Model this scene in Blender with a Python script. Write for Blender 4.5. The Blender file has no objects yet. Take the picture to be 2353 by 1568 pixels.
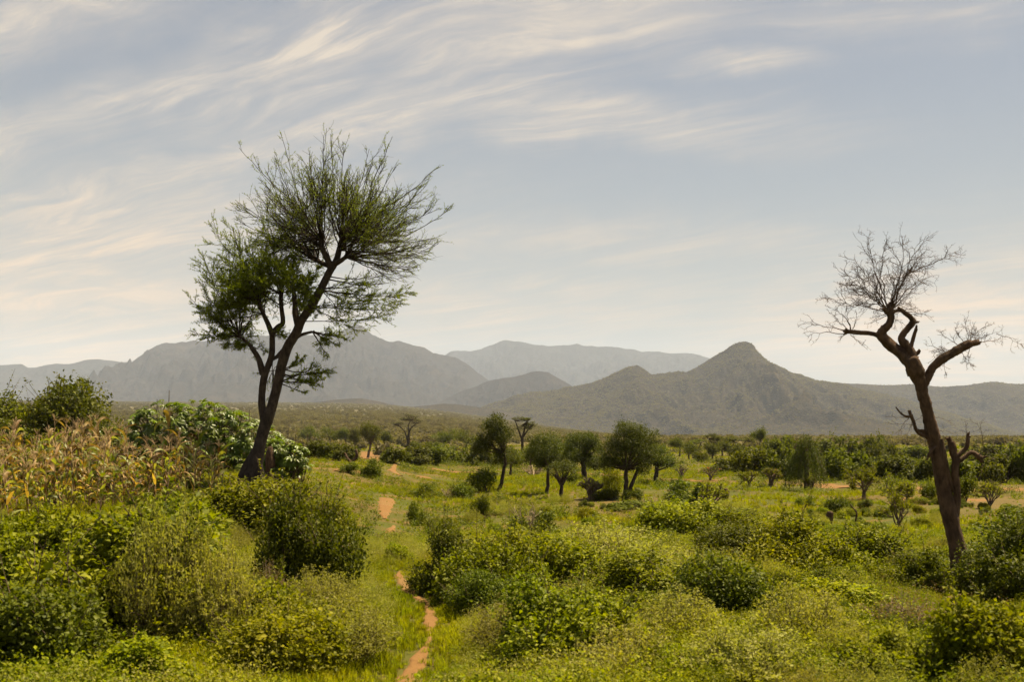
import bpy, math, random
import numpy as np
from mathutils import Matrix, Vector

R = math.radians
scene = bpy.context.scene
COL = scene.collection

# ------------------------------------------------------------------ camera
F_PX, CX, HORIZ, CAM_H = 2523.0, 1176.5, 985.0, 3.5      # picture taken as 2353 x 1568
IMG_W, IMG_H = 2353.0, 1568.0
cam_d = bpy.data.cameras.new('camera')
cam = bpy.data.objects.new('camera', cam_d)
COL.objects.link(cam)
cam.location = (0, 0, CAM_H)
cam.rotation_euler = (R(90), 0, 0)
cam_d.sensor_width = 36.0
cam_d.lens = 36.0 * F_PX / IMG_W
cam_d.shift_y = (HORIZ - IMG_H / 2) / IMG_W
cam_d.clip_start = 0.5
cam_d.clip_end = 60000
scene.camera = cam
cam_d.dof.use_dof = True
cam_d.dof.focus_distance = 60.0
cam_d.dof.aperture_fstop = 2.0

# ------------------------------------------------------------------ sun, sky, exposure
SUN_AZ = R(56)          # clockwise from +Y (ahead of the camera) towards +X
SUN_EL = R(63)
sun_d = bpy.data.lights.new('sun', 'SUN')
sun = bpy.data.objects.new('sun', sun_d)
COL.objects.link(sun)
sun_d.energy = 5.0
sun_d.angle = R(0.6)
sun_d.color = (1.0, 0.85, 0.57)
sdir = Vector((math.sin(SUN_AZ) * math.cos(SUN_EL), math.cos(SUN_AZ) * math.cos(SUN_EL), math.sin(SUN_EL)))
sun.rotation_euler = sdir.to_track_quat('Z', 'Y').to_euler()
sun.location = sdir * 200

scene.view_settings.view_transform = 'Standard'
scene.view_settings.look = 'None'
scene.view_settings.exposure = 1.54
scene.view_settings.gamma = 1.0
scene.view_settings.use_curve_mapping = False
scene.render.engine = 'CYCLES'
cy = scene.cycles
cy.use_denoising = True
cy.denoiser = 'OPENIMAGEDENOISE'
cy.denoising_input_passes = 'RGB_ALBEDO_NORMAL'
cy.max_bounces = 7
cy.diffuse_bounces = 3
cy.glossy_bounces = 2
cy.transmission_bounces = 4
cy.volume_bounces = 1
cy.transparent_max_bounces = 8
cy.use_adaptive_sampling = True
cy.adaptive_threshold = 0.015
cy.sample_clamp_indirect = 4.0
cy.caustics_reflective = False
cy.caustics_refractive = False

world = bpy.data.worlds.new('World')
scene.world = world
world.use_nodes = True


class NT:
    """small node-tree helper"""
    def __init__(self, nt):
        self.nt = nt
        nt.nodes.clear()

    def n(self, typ, **kw):
        nd = self.nt.nodes.new(typ)
        for k, v in kw.items():
            setattr(nd, k, v)
        return nd

    def link(self, a, b):
        self.nt.links.new(a, b)

    def put(self, sock, v):
        if hasattr(v, 'is_output') or isinstance(v, bpy.types.NodeSocket):
            self.nt.links.new(v, sock)
        else:
            sock.default_value = v

    def m(self, op, a, b=0.0, c=None, clamp=False):
        nd = self.n('ShaderNodeMath', operation=op, use_clamp=clamp)
        self.put(nd.inputs[0], a)
        self.put(nd.inputs[1], b)
        if c is not None:
            self.put(nd.inputs[2], c)
        return nd.outputs[0]

    def mix(self, f, a, b, blend='MIX'):
        nd = self.n('ShaderNodeMix', data_type='RGBA', blend_type=blend)
        self.put(nd.inputs[0], f)
        self.put(nd.inputs[6], a)
        self.put(nd.inputs[7], b)
        return nd.outputs[2]

    def noise(self, vec, scale, detail=4.0, rough=0.55, dist=0.0):
        nd = self.n('ShaderNodeTexNoise')
        if vec is not None:
            self.link(vec, nd.inputs['Vector'])
        nd.inputs['Scale'].default_value = scale
        nd.inputs['Detail'].default_value = detail
        nd.inputs['Roughness'].default_value = rough
        nd.inputs['Distortion'].default_value = dist
        return nd.outputs[0]

    def ramp(self, f, stops):
        nd = self.n('ShaderNodeValToRGB')
        el = nd.color_ramp.elements
        while len(el) > 1:
            el.remove(el[-1])
        el[0].position = stops[0][0]
        c = stops[0][1]
        el[0].color = (c, c, c, 1) if not hasattr(c, '__len__') else (*c, 1)
        for p, c in stops[1:]:
            e = el.new(p)
            e.color = (c, c, c, 1) if not hasattr(c, '__len__') else (*c, 1)
        self.put(nd.inputs[0], f)
        return nd.outputs[0]

    def sstep(self, x, a, b):
        nd = self.n('ShaderNodeMapRange', interpolation_type='SMOOTHSTEP')
        self.put(nd.inputs[0], x)
        nd.inputs[1].default_value = a
        nd.inputs[2].default_value = b
        return nd.outputs[0]

    def xyz(self, x, y, z):
        nd = self.n('ShaderNodeCombineXYZ')
        for i, v in enumerate((x, y, z)):
            self.put(nd.inputs[i], v)
        return nd.outputs[0]


def build_world():
    t = NT(world.node_tree)
    out = t.n('ShaderNodeOutputWorld')
    bg = t.n('ShaderNodeBackground')
    bg.inputs['Strength'].default_value = 0.05
    sky = t.n('ShaderNodeTexSky', sky_type='NISHITA')
    sky.sun_disc = False
    sky.sun_elevation = SUN_EL
    sky.sun_rotation = SUN_AZ
    sky.altitude = 400
    sky.air_density = 1.0
    sky.dust_density = 1.5
    sky.ozone_density = 1.0
    tc = t.n('ShaderNodeTexCoord')
    sp = t.n('ShaderNodeSeparateXYZ')
    t.link(tc.outputs['Generated'], sp.inputs[0])
    dx, dy, dz = sp.outputs
    el = t.m('MAXIMUM', dz, 0.0)
    # cirrus sheet: the direction projected on a layer high above (curved so that it stays finite at the horizon)
    den = t.m('ADD', el, 0.10)
    u = t.m('DIVIDE', dx, den)
    v = t.m('DIVIDE', dy, den)
    # streaks run along (0.86, -0.5)
    ca, sa = 0.84, -0.543
    along = t.m('ADD', t.m('MULTIPLY', u, ca), t.m('MULTIPLY', v, sa))
    across = t.m('SUBTRACT', t.m('MULTIPLY', v, ca), t.m('MULTIPLY', u, sa))
    warp = t.noise(t.xyz(t.m('MULTIPLY', along, 0.5), across, 3.1), 0.55, 3.0, 0.5)
    warp2 = t.noise(t.xyz(along, across, 9.7), 2.1, 3.0, 0.55)
    ac2 = t.m('ADD', across, t.m('ADD', t.m('MULTIPLY', warp, 1.5), t.m('MULTIPLY', warp2, 0.22)))
    fine = t.noise(t.xyz(t.m('MULTIPLY', along, 0.85), t.m('MULTIPLY', ac2, 2.1), 0.0), 1.7, 11.0, 0.66, 0.9)
    soft = t.noise(t.xyz(t.m('MULTIPLY', along, 0.28), ac2, 5.0), 0.8, 4.0, 0.5)
    hair = t.noise(t.xyz(t.m('MULTIPLY', along, 0.55), t.m('MULTIPLY', ac2, 6.0), 2.0), 1.7, 8.0, 0.70, 0.1)
    # where the banks of cirrus lie: soft ellipses round fixed directions (image-plane tangents of the view ahead)
    dyc = t.m('MAXIMUM', dy, 0.08)
    tx = t.m('DIVIDE', dx, dyc)
    tz = t.m('DIVIDE', dz, dyc)
    # bend the coordinates so no edge is a clean ellipse
    wob = t.noise(tc.outputs['Generated'], 5.0, 4.0, 0.6)
    wob2 = t.noise(tc.outputs['Generated'], 11.0, 4.0, 0.6)
    tzw = t.m('ADD', tz, t.m('ADD', t.m('MULTIPLY', t.m('SUBTRACT', wob, 0.5), 0.085), t.m('MULTIPLY', t.m('SUBTRACT', wob2, 0.5), 0.04)))
    banks = [  # px, py, half length, half width, tilt (deg, + rises to the right), weight
        (760, 110, 330, 85, 26, 1.0), (300, 240, 480, 60, 21, .9), (1150, 60, 460, 100, 5, .95),
        (960, 235, 400, 70, 12, .95), (1270, 270, 460, 55, -2, .8), (520, 365, 460, 40, 12, .8),
        (200, 290, 300, 55, 17, .75), (60, 70, 380, 80, 15, .7), (1700, 140, 140, 34, 0, .8),
        (1400, 540, 600, 55, -2, .45), (1050, 680, 560, 75, 2, .5), (100, 590, 700, 185, 3, 1.0),
        (2200, 740, 560, 150, 8, 1.0), (1450, 880, 1500, 100, 0, .5), (2150, 30, 560, 60, 3, .5),
        (250, 800, 760, 150, 0, .75), (700, 480, 500, 40, 6, .4)]
    acc = None
    for px, py, hl, hw, tilt, w in banks:
        X = (px - CX) / F_PX
        Z = (HORIZ - py) / F_PX
        c, s = math.cos(R(tilt)), math.sin(R(tilt))
        ax = t.m('SUBTRACT', tx, X)
        az = t.m('SUBTRACT', tzw, Z)
        p = t.m('MULTIPLY', t.m('ADD', t.m('MULTIPLY', ax, c), t.m('MULTIPLY', az, s)), F_PX / hl)
        q = t.m('MULTIPLY', t.m('SUBTRACT', t.m('MULTIPLY', az, c), t.m('MULTIPLY', ax, s)), F_PX / hw)
        r2 = t.m('ADD', t.m('MULTIPLY', p, p), t.m('MULTIPLY', q, q))
        g = t.m('MULTIPLY', t.m('POWER', 2.718, t.m('MULTIPLY', r2, -0.9)), w)
        acc = g if acc is None else t.m('MAXIMUM', acc, g)
    bank = t.m('MINIMUM', acc, 1.0)
    # elsewhere the sheet goes on by its own noise
    veil = t.m('MULTIPLY', t.sstep(soft, 0.46, 0.78), 0.30)
    tex = t.m('ADD', t.m('MULTIPLY', t.sstep(fine, 0.38, 0.65), 0.86), t.m('MULTIPLY', t.sstep(hair, 0.40, 0.68), 0.32))
    fib = t.noise(t.xyz(t.m('MULTIPLY', along, 0.7), t.m('MULTIPLY', ac2, 4.5), 8.0), 2.6, 9.0, 0.7, 0.4)
    tex = t.m('MULTIPLY', tex, t.m('ADD', 0.45, t.m('MULTIPLY', t.sstep(fib, 0.34, 0.66), 0.85)))
    ac3 = t.m('ADD', across, t.m('ADD', t.m('MULTIPLY', warp, 0.7), t.m('MULTIPLY', warp2, 0.10)))
    fila = t.noise(t.xyz(t.m('MULTIPLY', along, 0.42), t.m('MULTIPLY', ac3, 7.5), 15.0), 1.7, 7.0, 0.62, 0.15)
    tex = t.m('ADD', t.m('MULTIPLY', tex, 0.78), t.m('MULTIPLY', t.sstep(fila, 0.40, 0.72), 0.20))
    dens = t.m('ADD', t.m('MULTIPLY', bank, t.m('ADD', 0.20, t.m('MULTIPLY', tex, 1.2))),
               t.m('MULTIPLY', t.m('MULTIPLY', tex, veil), 0.9), clamp=True)
    dens = t.m('ADD', t.m('MULTIPLY', dens, 0.92), 0.0, clamp=True)
    # thin even high haze greys the blue, warmer and thicker towards the horizon
    low = t.sstep(el, 0.34, 0.0)
    base = t.mix(0.60, sky.outputs[0], (2.35, 2.66, 3.25, 1))
    base = t.mix(t.m('MULTIPLY', low, 0.70), base, (3.65, 4.10, 4.10, 1))
    warm = t.sstep(el, 0.30, 0.06)
    ccol = t.mix(warm, (6.6, 6.0, 5.3, 1), (7.3, 5.6, 4.15, 1))
    col = t.mix(dens, base, ccol)
    col = t.mix(1.0, col, (0.825, 0.775, 0.705, 1), 'MULTIPLY')
    t.link(col, bg.inputs['Color'])
    t.link(bg.outputs[0], out.inputs['Surface'])


build_world()

# ------------------------------------------------------------------ numeric helpers


def S(t):
    t = np.clip(t, 0, 1)
    return t * t * (3 - 2 * t)


def _hash(ix, iy, seed):
    n = (ix.astype(np.int64) * 374761393 + iy.astype(np.int64) * 668265263 + seed * 1274126177) & 0xFFFFFFFF
    n = ((n ^ (n >> 13)) * 1274126177) & 0xFFFFFFFF
    return ((n ^ (n >> 16)) & 0xFFFF) / 65535.0


def vnoise(x, y, seed=0):
    x = np.asarray(x, float)
    y = np.asarray(y, float)
    ix, iy = np.floor(x), np.floor(y)
    fx, fy = x - ix, y - iy
    fx = fx * fx * (3 - 2 * fx)
    fy = fy * fy * (3 - 2 * fy)
    a, b = _hash(ix, iy, seed), _hash(ix + 1, iy, seed)
    c, d = _hash(ix, iy + 1, seed), _hash(ix + 1, iy + 1, seed)
    return (a * (1 - fx) + b * fx) * (1 - fy) + (c * (1 - fx) + d * fx) * fy


def fbm(x, y, seed=0, octv=5, gain=0.5, ridged=False):
    tot, amp, s = 0.0, 1.0, 0.0
    ang = 0.6
    for o in range(octv):
        n = vnoise(x, y, seed + o * 17)
        if ridged:
            n = 1 - np.abs(2 * n - 1)
        tot = tot + n * amp
        s += amp
        amp *= gain
        c, sn = math.cos(ang), math.sin(ang)
        x, y = (x * c - y * sn) * 2.03 + 5.3, (x * sn + y * c) * 2.03 - 3.1
    return tot / s


def gz(x, y):
    """height of the ground"""
    x = np.asarray(x, float)
    y = np.asarray(y, float)
    r = np.hypot(x, y)
    near = 1 - S((r - 90) / 120)
    z = near * (0.10 * np.sin(.62 * x + .3 * y + 1) * np.sin(.5 * y - .2 * x) + 0.05 * np.sin(1.7 * x - 1.1 * y) * np.sin(1.3 * y + .6 * x))
    z = z + 1.25 * S((-x - 3) / 9) * S((y - 20) / 22) * (1 - S((y - 75) / 80))
    z = z - 1.2 * S((y - 60) / 110)
    az = np.where(y > 1, x / np.maximum(y, 1), np.sign(x))
    k = -0.34 + 1.34 * (1 - S((az + 0.16) / 0.32))
    k = np.where(y > 1, k, 0.5)
    q = np.clip(r - 330, 0, 3700)
    z = z + 0.027 * k * (q - 130 * (1 - np.exp(-q / 130)))
    return z


_YS = np.geomspace(6, 2500, 6000)


def at(px, py):
    """the ground point seen at a picture position -> x, y, z"""
    xs = (px - CX) / F_PX * _YS
    zr = CAM_H + (HORIZ - py) / F_PX * _YS
    hit = np.nonzero(zr <= gz(xs, _YS))[0]
    i = hit[0] if len(hit) else len(_YS) - 1
    y = _YS[i]
    return np.array([xs[i], y, float(gz(xs[i], y))])


def unit(v):
    return v / np.maximum(np.linalg.norm(v, axis=-1, keepdims=True), 1e-9)


def rand_dirs(rng, n):
    return unit(rng.normal(size=(n, 3)))


# ------------------------------------------------------------------ mesh helpers
def mesh_arrays(name, verts, faces, mat, tone=None, smooth=False):
    """verts (n,3); faces (m,3) or (m,4) or list of such arrays"""
    me = bpy.data.meshes.new(name)
    fl = faces if isinstance(faces, list) else [faces]
    fl = [f for f in fl if len(f)]
    loops = np.concatenate([f.reshape(-1) for f in fl]).astype(np.int32)
    tot = np.concatenate([np.full(len(f), f.shape[1], np.int32) for f in fl])
    start = np.concatenate([[0], np.cumsum(tot)[:-1]]).astype(np.int32)
    me.vertices.add(len(verts))
    me.vertices.foreach_set('co', np.asarray(verts, np.float32).reshape(-1))
    me.loops.add(len(loops))
    me.loops.foreach_set('vertex_index', loops)
    me.polygons.add(len(tot))
    me.polygons.foreach_set('loop_start', start)
    me.polygons.foreach_set('loop_total', tot)
    if smooth:
        me.polygons.foreach_set('use_smooth', np.ones(len(tot), bool))
    me.update(calc_edges=True)
    if tone is not None:
        a = me.attributes.new('tone', 'FLOAT', 'POINT')
        a.data.foreach_set('value', np.asarray(tone, np.float32))
    if mat is not None:
        me.materials.append(mat)
    return me


class Tubes:
    def __init__(self):
        self.v, self.f, self.n = [], [], 0

    def add(self, pts, rad, sides=5, cap=True, rough=0.0, rng=None):
        pts = np.asarray(pts, float)
        k = len(pts)
        rad = np.broadcast_to(np.asarray(rad, float), (k,)) if np.ndim(rad) == 0 or len(np.atleast_1d(rad)) == k else np.interp(np.linspace(0, 1, k), np.linspace(0, 1, len(rad)), rad)
        T = np.gradient(pts, axis=0)
        T = unit(T)
        ref = np.array([0.13, 0.97, 0.2])
        A = np.cross(T, ref)
        bad = np.linalg.norm(A, axis=1) < 1e-3
        A[bad] = np.cross(T[bad], [1.0, 0, 0])
        A = unit(A)
        B = np.cross(T, A)
        th = np.arange(sides) * 2 * math.pi / sides
        rr = np.repeat(rad[:, None], sides, 1)
        if rough and rng is not None:
            # furrows run along the stem, with small knots on them
            rr = rr * (1 + rough * (1.25 * rng.normal(size=(1, sides)) + .40 * rng.normal(size=rr.shape)))
        V = pts[:, None, :] + (np.cos(th)[None, :, None] * A[:, None, :] + np.sin(th)[None, :, None] * B[:, None, :]) * rr[:, :, None]
        i = np.arange(k - 1)[:, None] * sides
        j = np.arange(sides)[None, :]
        j2 = (j + 1) % sides
        q = np.stack([i + j, i + j2, i + sides + j2, i + sides + j], -1).reshape(-1, 4) + self.n
        self.v.append(V.reshape(-1, 3))
        self.f.append(q)
        self.n += k * sides
        if cap:
            tip = pts[-1] + T[-1] * rad[-1] * 0.35
            self.v.append(tip[None])
            base = self.n - sides
            jj = np.arange(sides)
            tri = np.stack([base + jj, base + (jj + 1) % sides, np.full(sides, self.n), np.full(sides, self.n)], -1)
            self.f.append(np.stack([base + jj, base + (jj + 1) % sides, np.full(sides, self.n - 0)], -1))
            self.n += 1
            del tri

    def mesh(self, name, mat, smooth=True, sub=None):
        q = [f for f in self.f if f.shape[1] == 4]
        t = [f for f in self.f if f.shape[1] == 3]
        fl = []
        if q:
            fl.append(np.concatenate(q))
        if t:
            fl.append(np.concatenate(t))
        return mesh_arrays(name, np.concatenate(self.v), fl, mat, smooth=smooth)


def leaves_mesh(name, P, D, N, L, W, tone, mat, fold=0.18):
    """diamond leaves folded on the midrib: 4 vertices, 2 triangles each"""
    D = unit(D)
    Sx = unit(np.cross(D, N))
    N = np.cross(Sx, D)
    L = np.broadcast_to(np.asarray(L, float), (len(P),))[:, None]
    W = np.broadcast_to(np.asarray(W, float), (len(P),))[:, None]
    mid = P + D * L * 0.45
    up = N * W * fold
    V = np.stack([P, mid + Sx * W * .5 + up, P + D * L - N * L * .08, mid - Sx * W * .5 + up], 1).reshape(-1, 3)
    b = np.arange(len(P))[:, None] * 4
    Fc = np.concatenate([b + np.array([[0, 1, 2]]), b + np.array([[0, 2, 3]])])
    return mesh_arrays(name, V, Fc, mat, tone=np.repeat(tone, 4))


def link(o):
    COL.objects.link(o)
    return o


def thing(name, label, cat, loc=(0, 0, 0), rz=0.0, sc=(1, 1, 1), group=None):
    o = link(bpy.data.objects.new(name, None))
    o.empty_display_size = 0.3
    o.location = loc
    o.rotation_euler = (0, 0, rz)
    o.scale = sc
    o['label'] = label
    o['category'] = cat
    if group:
        o['group'] = group
    return o


def part(name, me, parent, kind=None, label=None, loc=None, rot=None, sc=None):
    o = link(bpy.data.objects.new(name, me))
    o.parent = parent
    if kind:
        o['kind'] = kind
    if label:
        o['label'] = label
    if loc is not None:
        o.location = loc
    if rot is not None:
        o.rotation_euler = rot
    if sc is not None:
        o.scale = sc
    return o


def setting(name, me, kind='structure', label=None):
    o = link(bpy.data.objects.new(name, me))
    o['kind'] = kind
    if label:
        o['label'] = label
    return o


# ------------------------------------------------------------------ materials
def new_mat(name):
    m = bpy.data.materials.new(name)
    m.use_nodes = True
    return m, NT(m.node_tree)


def leaf_mat(name, ca, cb, cc=None, trans=0.35, rough=0.5, spec=0.35, patch=0.0, ccat=0.86, tint=1.7):
    """ca..cb by the leaf's own tone, cc for the few odd (yellow, dry) leaves"""
    m, t = new_mat(name)
    out = t.n('ShaderNodeOutputMaterial')
    at_ = t.n('ShaderNodeAttribute', attribute_name='tone')
    oi = t.n('ShaderNodeObjectInfo')
    f = at_.outputs['Fac']
    col = t.mix(f, (*ca, 1), (*cb, 1))
    if cc is not None:
        col = t.mix(t.sstep(f, ccat, ccat + 0.05), col, (*cc, 1))
    geo = t.n('ShaderNodeNewGeometry')
    if patch:
        nz = t.noise(geo.outputs['Position'], 0.30, 5.0, 0.65)
        hs0 = t.n('ShaderNodeHueSaturation')
        t.link(col, hs0.inputs['Color'])
        t.put(hs0.inputs['Hue'], t.m('ADD', 0.5, t.m('MULTIPLY', t.m('SUBTRACT', nz, 0.5), 0.13 * patch)))
        t.put(hs0.inputs['Value'], t.m('ADD', 1.0, t.m('MULTIPLY', t.m('SUBTRACT', nz, 0.5), -1.5 * patch)))
        col = hs0.outputs[0]
    hs = t.n('ShaderNodeHueSaturation')
    t.link(col, hs.inputs['Color'])
    rnd = oi.outputs['Random']
    t.put(hs.inputs['Hue'], t.m('ADD', 0.488, t.m('MULTIPLY', rnd, 0.024)))
    t.put(hs.inputs['Value'], t.m('ADD', 0.80, t.m('MULTIPLY', rnd, 0.40)))
    col = hs.outputs[0]
    p = t.n('ShaderNodeBsdfPrincipled')
    t.link(col, p.inputs['Base Color'])
    p.inputs['Roughness'].default_value = rough
    p.inputs['Specular IOR Level'].default_value = spec
    tr = t.n('ShaderNodeBsdfTranslucent')
    tcol = t.mix(1.0, col, (tint * .97, tint, 0.40, 1), 'MULTIPLY')
    t.link(tcol, tr.inputs['Color'])
    mx = t.n('ShaderNodeMixShader')
    mx.inputs[0].default_value = trans
    t.link(p.outputs[0], mx.inputs[1])
    t.link(tr.outputs[0], mx.inputs[2])
    t.link(mx.outputs[0], out.inputs['Surface'])
    return m


def bark_mat(name, ca, cb, scale=6.0, bump=0.5, stretch=0.25):
    m, t = new_mat(name)
    out = t.n('ShaderNodeOutputMaterial')
    tc = t.n('ShaderNodeTexCoord')
    mp = t.n('ShaderNodeMapping')
    mp.inputs['Scale'].default_value = (1, 1, stretch)
    t.link(tc.outputs['Object'], mp.inputs[0])
    n1 = t.noise(mp.outputs[0], scale, 8.0, 0.7, 0.6)
    n2 = t.noise(tc.outputs['Object'], scale * .35, 4.0, 0.6)
    f = t.m('ADD', t.m('MULTIPLY', n1, 0.7), t.m('MULTIPLY', n2, 0.5))
    col = t.mix(t.sstep(f, 0.4, 0.8), (*ca, 1), (*cb, 1))
    p = t.n('ShaderNodeBsdfPrincipled')
    t.link(col, p.inputs['Base Color'])
    p.inputs['Roughness'].default_value = 0.9
    p.inputs['Specular IOR Level'].default_value = 0.15
    bp = t.n('ShaderNodeBump')
    bp.inputs['Strength'].default_value = bump
    bp.inputs['Distance'].default_value = 0.06
    t.link(n1, bp.inputs['Height'])
    t.link(bp.outputs[0], p.inputs['Normal'])
    t.link(p.outputs[0], out.inputs['Surface'])
    return m


def soil_mat(name, green=True):
    m, t = new_mat(name)
    out = t.n('ShaderNodeOutputMaterial')
    geo = t.n('ShaderNodeNewGeometry')
    pos = geo.outputs['Position']
    n1 = t.noise(pos, 0.5, 6.0, 0.62)
    n2 = t.noise(pos, 7.0, 6.0, 0.65)
    n3 = t.noise(pos, 0.06, 4.0, 0.55)
    soil = t.mix(n2, (0.118, 0.060, 0.020, 1), (0.190, 0.102, 0.036, 1))
    if green:
        soil = t.mix(t.sstep(n2, 0.35, 0.65), (0.105, 0.060, 0.020, 1), (0.165, 0.092, 0.032, 1))
        grs = t.mix(n2, (0.034, 0.040, 0.005, 1), (0.070, 0.074, 0.009, 1))
        grs = t.mix(t.sstep(n3, 0.42, 0.62), grs, (0.092, 0.066, 0.020, 1))
        cov = t.m('ADD', t.m('MULTIPLY', n1, 0.7), t.m('MULTIPLY', n2, 0.45))
        col = t.mix(t.sstep(cov, 0.42, 0.60), soil, grs)
        # far plain: dry scrub ground, its colour painted paler with distance for haze
        cd = t.n('ShaderNodeVectorMath', operation='LENGTH')
        t.link(pos, cd.inputs[0])
        far = t.sstep(cd.outputs['Value'], 180, 700)
        nb = t.noise(pos, 0.03, 6.0, 0.65)
        dry = t.mix(t.sstep(nb, 0.35, 0.65), (0.050, 0.046, 0.020, 1), (0.085, 0.072, 0.034, 1))
        dry2 = t.mix(t.sstep(nb, 0.30, 0.70), (0.070, 0.062, 0.030, 1), (0.115, 0.094, 0.050, 1))
        dry = t.mix(t.sstep(cd.outputs['Value'], 600, 2600), dry, dry2)
        col = t.mix(far, col, dry)
    else:
        peb = t.noise(pos, 28.0, 4.0, 0.6)
        soil = t.mix(t.sstep(peb, 0.58, 0.68), soil, (0.12, 0.056, 0.019, 1))
        col = t.mix(t.sstep(n1, 0.50, 0.62), soil, (0.15, 0.088, 0.032, 1))
    p = t.n('ShaderNodeBsdfPrincipled')
    t.link(col, p.inputs['Base Color'])
    p.inputs['Roughness'].default_value = 0.95
    p.inputs['Specular IOR Level'].default_value = 0.1
    bp = t.n('ShaderNodeBump')
    bp.inputs['Strength'].default_value = 0.6
    bp.inputs['Distance'].default_value = 0.05
    t.link(n2, bp.inputs['Height'])
    t.link(bp.outputs[0], p.inputs['Normal'])
    t.link(p.outputs[0], out.inputs['Surface'])
    return m


def hill_mat(name, dry, bush, rock, bscale=0.11, cover=0.5):
    m, t = new_mat(name)
    out = t.n('ShaderNodeOutputMaterial')
    geo = t.n('ShaderNodeNewGeometry')
    pos = geo.outputs['Position']
    vo = t.n('ShaderNodeTexVoronoi')
    vo.inputs['Scale'].default_value = bscale
    t.link(pos, vo.inputs['Vector'])
    big = t.noise(pos, 0.0035, 5.0, 0.6)
    mid = t.noise(pos, 0.02, 5.0, 0.6)
    fine = t.noise(pos, bscale * 1.3, 4.0, 0.65)
    b = t.m('ADD', t.m('MULTIPLY', vo.outputs['Distance'], 0.55), t.m('ADD', t.m('MULTIPLY', mid, 0.55), t.m('MULTIPLY', fine, 0.45)))
    bushf = t.sstep(b, 0.95 + (cover - .5) * .4, 0.62 + (cover - .5) * .4)
    col = t.mix(bushf, (*dry, 1), (*bush, 1))
    col = t.mix(t.m('MULTIPLY', t.sstep(big, 0.52, 0.70), 0.55), col, (*rock, 1))
    p = t.n('ShaderNodeBsdfPrincipled')
    t.link(col, p.inputs['Base Color'])
    p.inputs['Roughness'].default_value = 1.0
    p.inputs['Specular IOR Level'].default_value = 0.0
    bp = t.n('ShaderNodeBump')
    bp.inputs['Strength'].default_value = 0.8
    bp.inputs['Distance'].default_value = 2.5
    t.link(t.m('ADD', t.m('MULTIPLY', bushf, 0.7), mid), bp.inputs['Height'])
    t.link(bp.outputs[0], p.inputs['Normal'])
    t.link(p.outputs[0], out.inputs['Surface'])
    return m


M = {}
M['ground'] = soil_mat('ground_soil')
M['path'] = soil_mat('bare_soil', False)
M['grass'] = leaf_mat('grass_blades', (0.096, 0.112, 0.002), (0.265, 0.260, 0.006), (0.27, 0.21, 0.08), 0.42, 0.7, 0.08, 1.0, 0.93)
M['herb'] = leaf_mat('herb_leaves', (0.052, 0.072, 0.001), (0.225, 0.228, 0.004), (0.26, 0.21, 0.03), 0.36, 0.65, 0.10, 1.0, 0.965)
M['broad'] = leaf_mat('bush_leaves', (0.040, 0.056, 0.001), (0.230, 0.232, 0.003), (0.28, 0.21, 0.03), 0.34, 0.6, 0.14, 0.7, 0.965)
M['dark'] = leaf_mat('dark_bush_leaves', (0.024, 0.038, 0.002), (0.140, 0.152, 0.004), (0.17, 0.14, 0.03), 0.30, 0.6, 0.15, 0.4, 0.97)
M['pale'] = leaf_mat('feathery_leaves', (0.125, 0.124, 0.022), (0.260, 0.240, 0.055), (0.27, 0.22, 0.10), 0.38, 0.65, 0.15, 0.5, 0.93)
M['brownweed'] = leaf_mat('dry_weed_leaves', (0.10, 0.065, 0.032), (0.19, 0.13, 0.065), (0.24, 0.18, 0.08), 0.3, 0.7, 0.2)
M['acacia'] = leaf_mat('acacia_leaves', (0.070, 0.094, 0.005), (0.155, 0.172, 0.010), None, 0.52, 0.65, 0.1)
M['tree'] = leaf_mat('tree_leaves', (0.024, 0.038, 0.004), (0.096, 0.106, 0.012), (0.16, 0.13, 0.04), 0.30, 0.6, 0.2, 0.0, 0.95)
M['fartree'] = leaf_mat('far_tree_leaves', (0.034, 0.044, 0.005), (0.110, 0.114, 0.011), None, 0.38, 0.65, 0.2)
M['scrub'] = leaf_mat('scrub_leaves', (0.100, 0.086, 0.048), (0.175, 0.146, 0.084), None, 0.34, 0.8, 0.05, tint=1.3)
M['castor'] = leaf_mat('castor_leaves', (0.048, 0.078, 0.002), (0.115, 0.148, 0.004), None, 0.34, 0.44, 0.4)
M['maize_dry'] = leaf_mat('dry_maize_leaves', (0.045, 0.024, 0.008), (0.40, 0.25, 0.080), None, 0.30, 0.6, 0.25)
M['maize_green'] = leaf_mat('green_maize_leaves', (0.10, 0.115, 0.020), (0.24, 0.225, 0.050), None, 0.34, 0.5, 0.3)
M['bark'] = bark_mat('acacia_bark', (0.024, 0.017, 0.012), (0.085, 0.060, 0.042), 9.0, 1.0)
M['twig'] = bark_mat('acacia_twigs', (0.020, 0.014, 0.010), (0.050, 0.035, 0.024), 9.0, 0.3)
M['deadbark'] = bark_mat('dead_tree_bark', (0.036, 0.021, 0.013), (0.128, 0.076, 0.045), 9.0, 1.0)
M['deadtwig'] = bark_mat('dead_twigs', (0.050, 0.034, 0.025), (0.105, 0.070, 0.048), 9.0, 0.3)
M['stem'] = bark_mat('shrub_stems', (0.045, 0.030, 0.020), (0.13, 0.09, 0.055), 14.0, 0.3)
M['palestem'] = bark_mat('pale_stems', (0.20, 0.145, 0.095), (0.42, 0.32, 0.22), 14.0, 0.3)
M['rosestem'] = bark_mat('swollen_stems', (0.060, 0.042, 0.030), (0.17, 0.12, 0.080), 10.0, 0.5)
M['flower'] = leaf_mat('pink_petals', (0.50, 0.08, 0.13), (0.62, 0.16, 0.22), None, 0.3, 0.5, 0.3)
M['hill_near'] = hill_mat('near_hill_scrub', (0.047, 0.036, 0.022), (0.020, 0.018, 0.012), (0.042, 0.032, 0.021), 0.20, 0.60)
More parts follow.
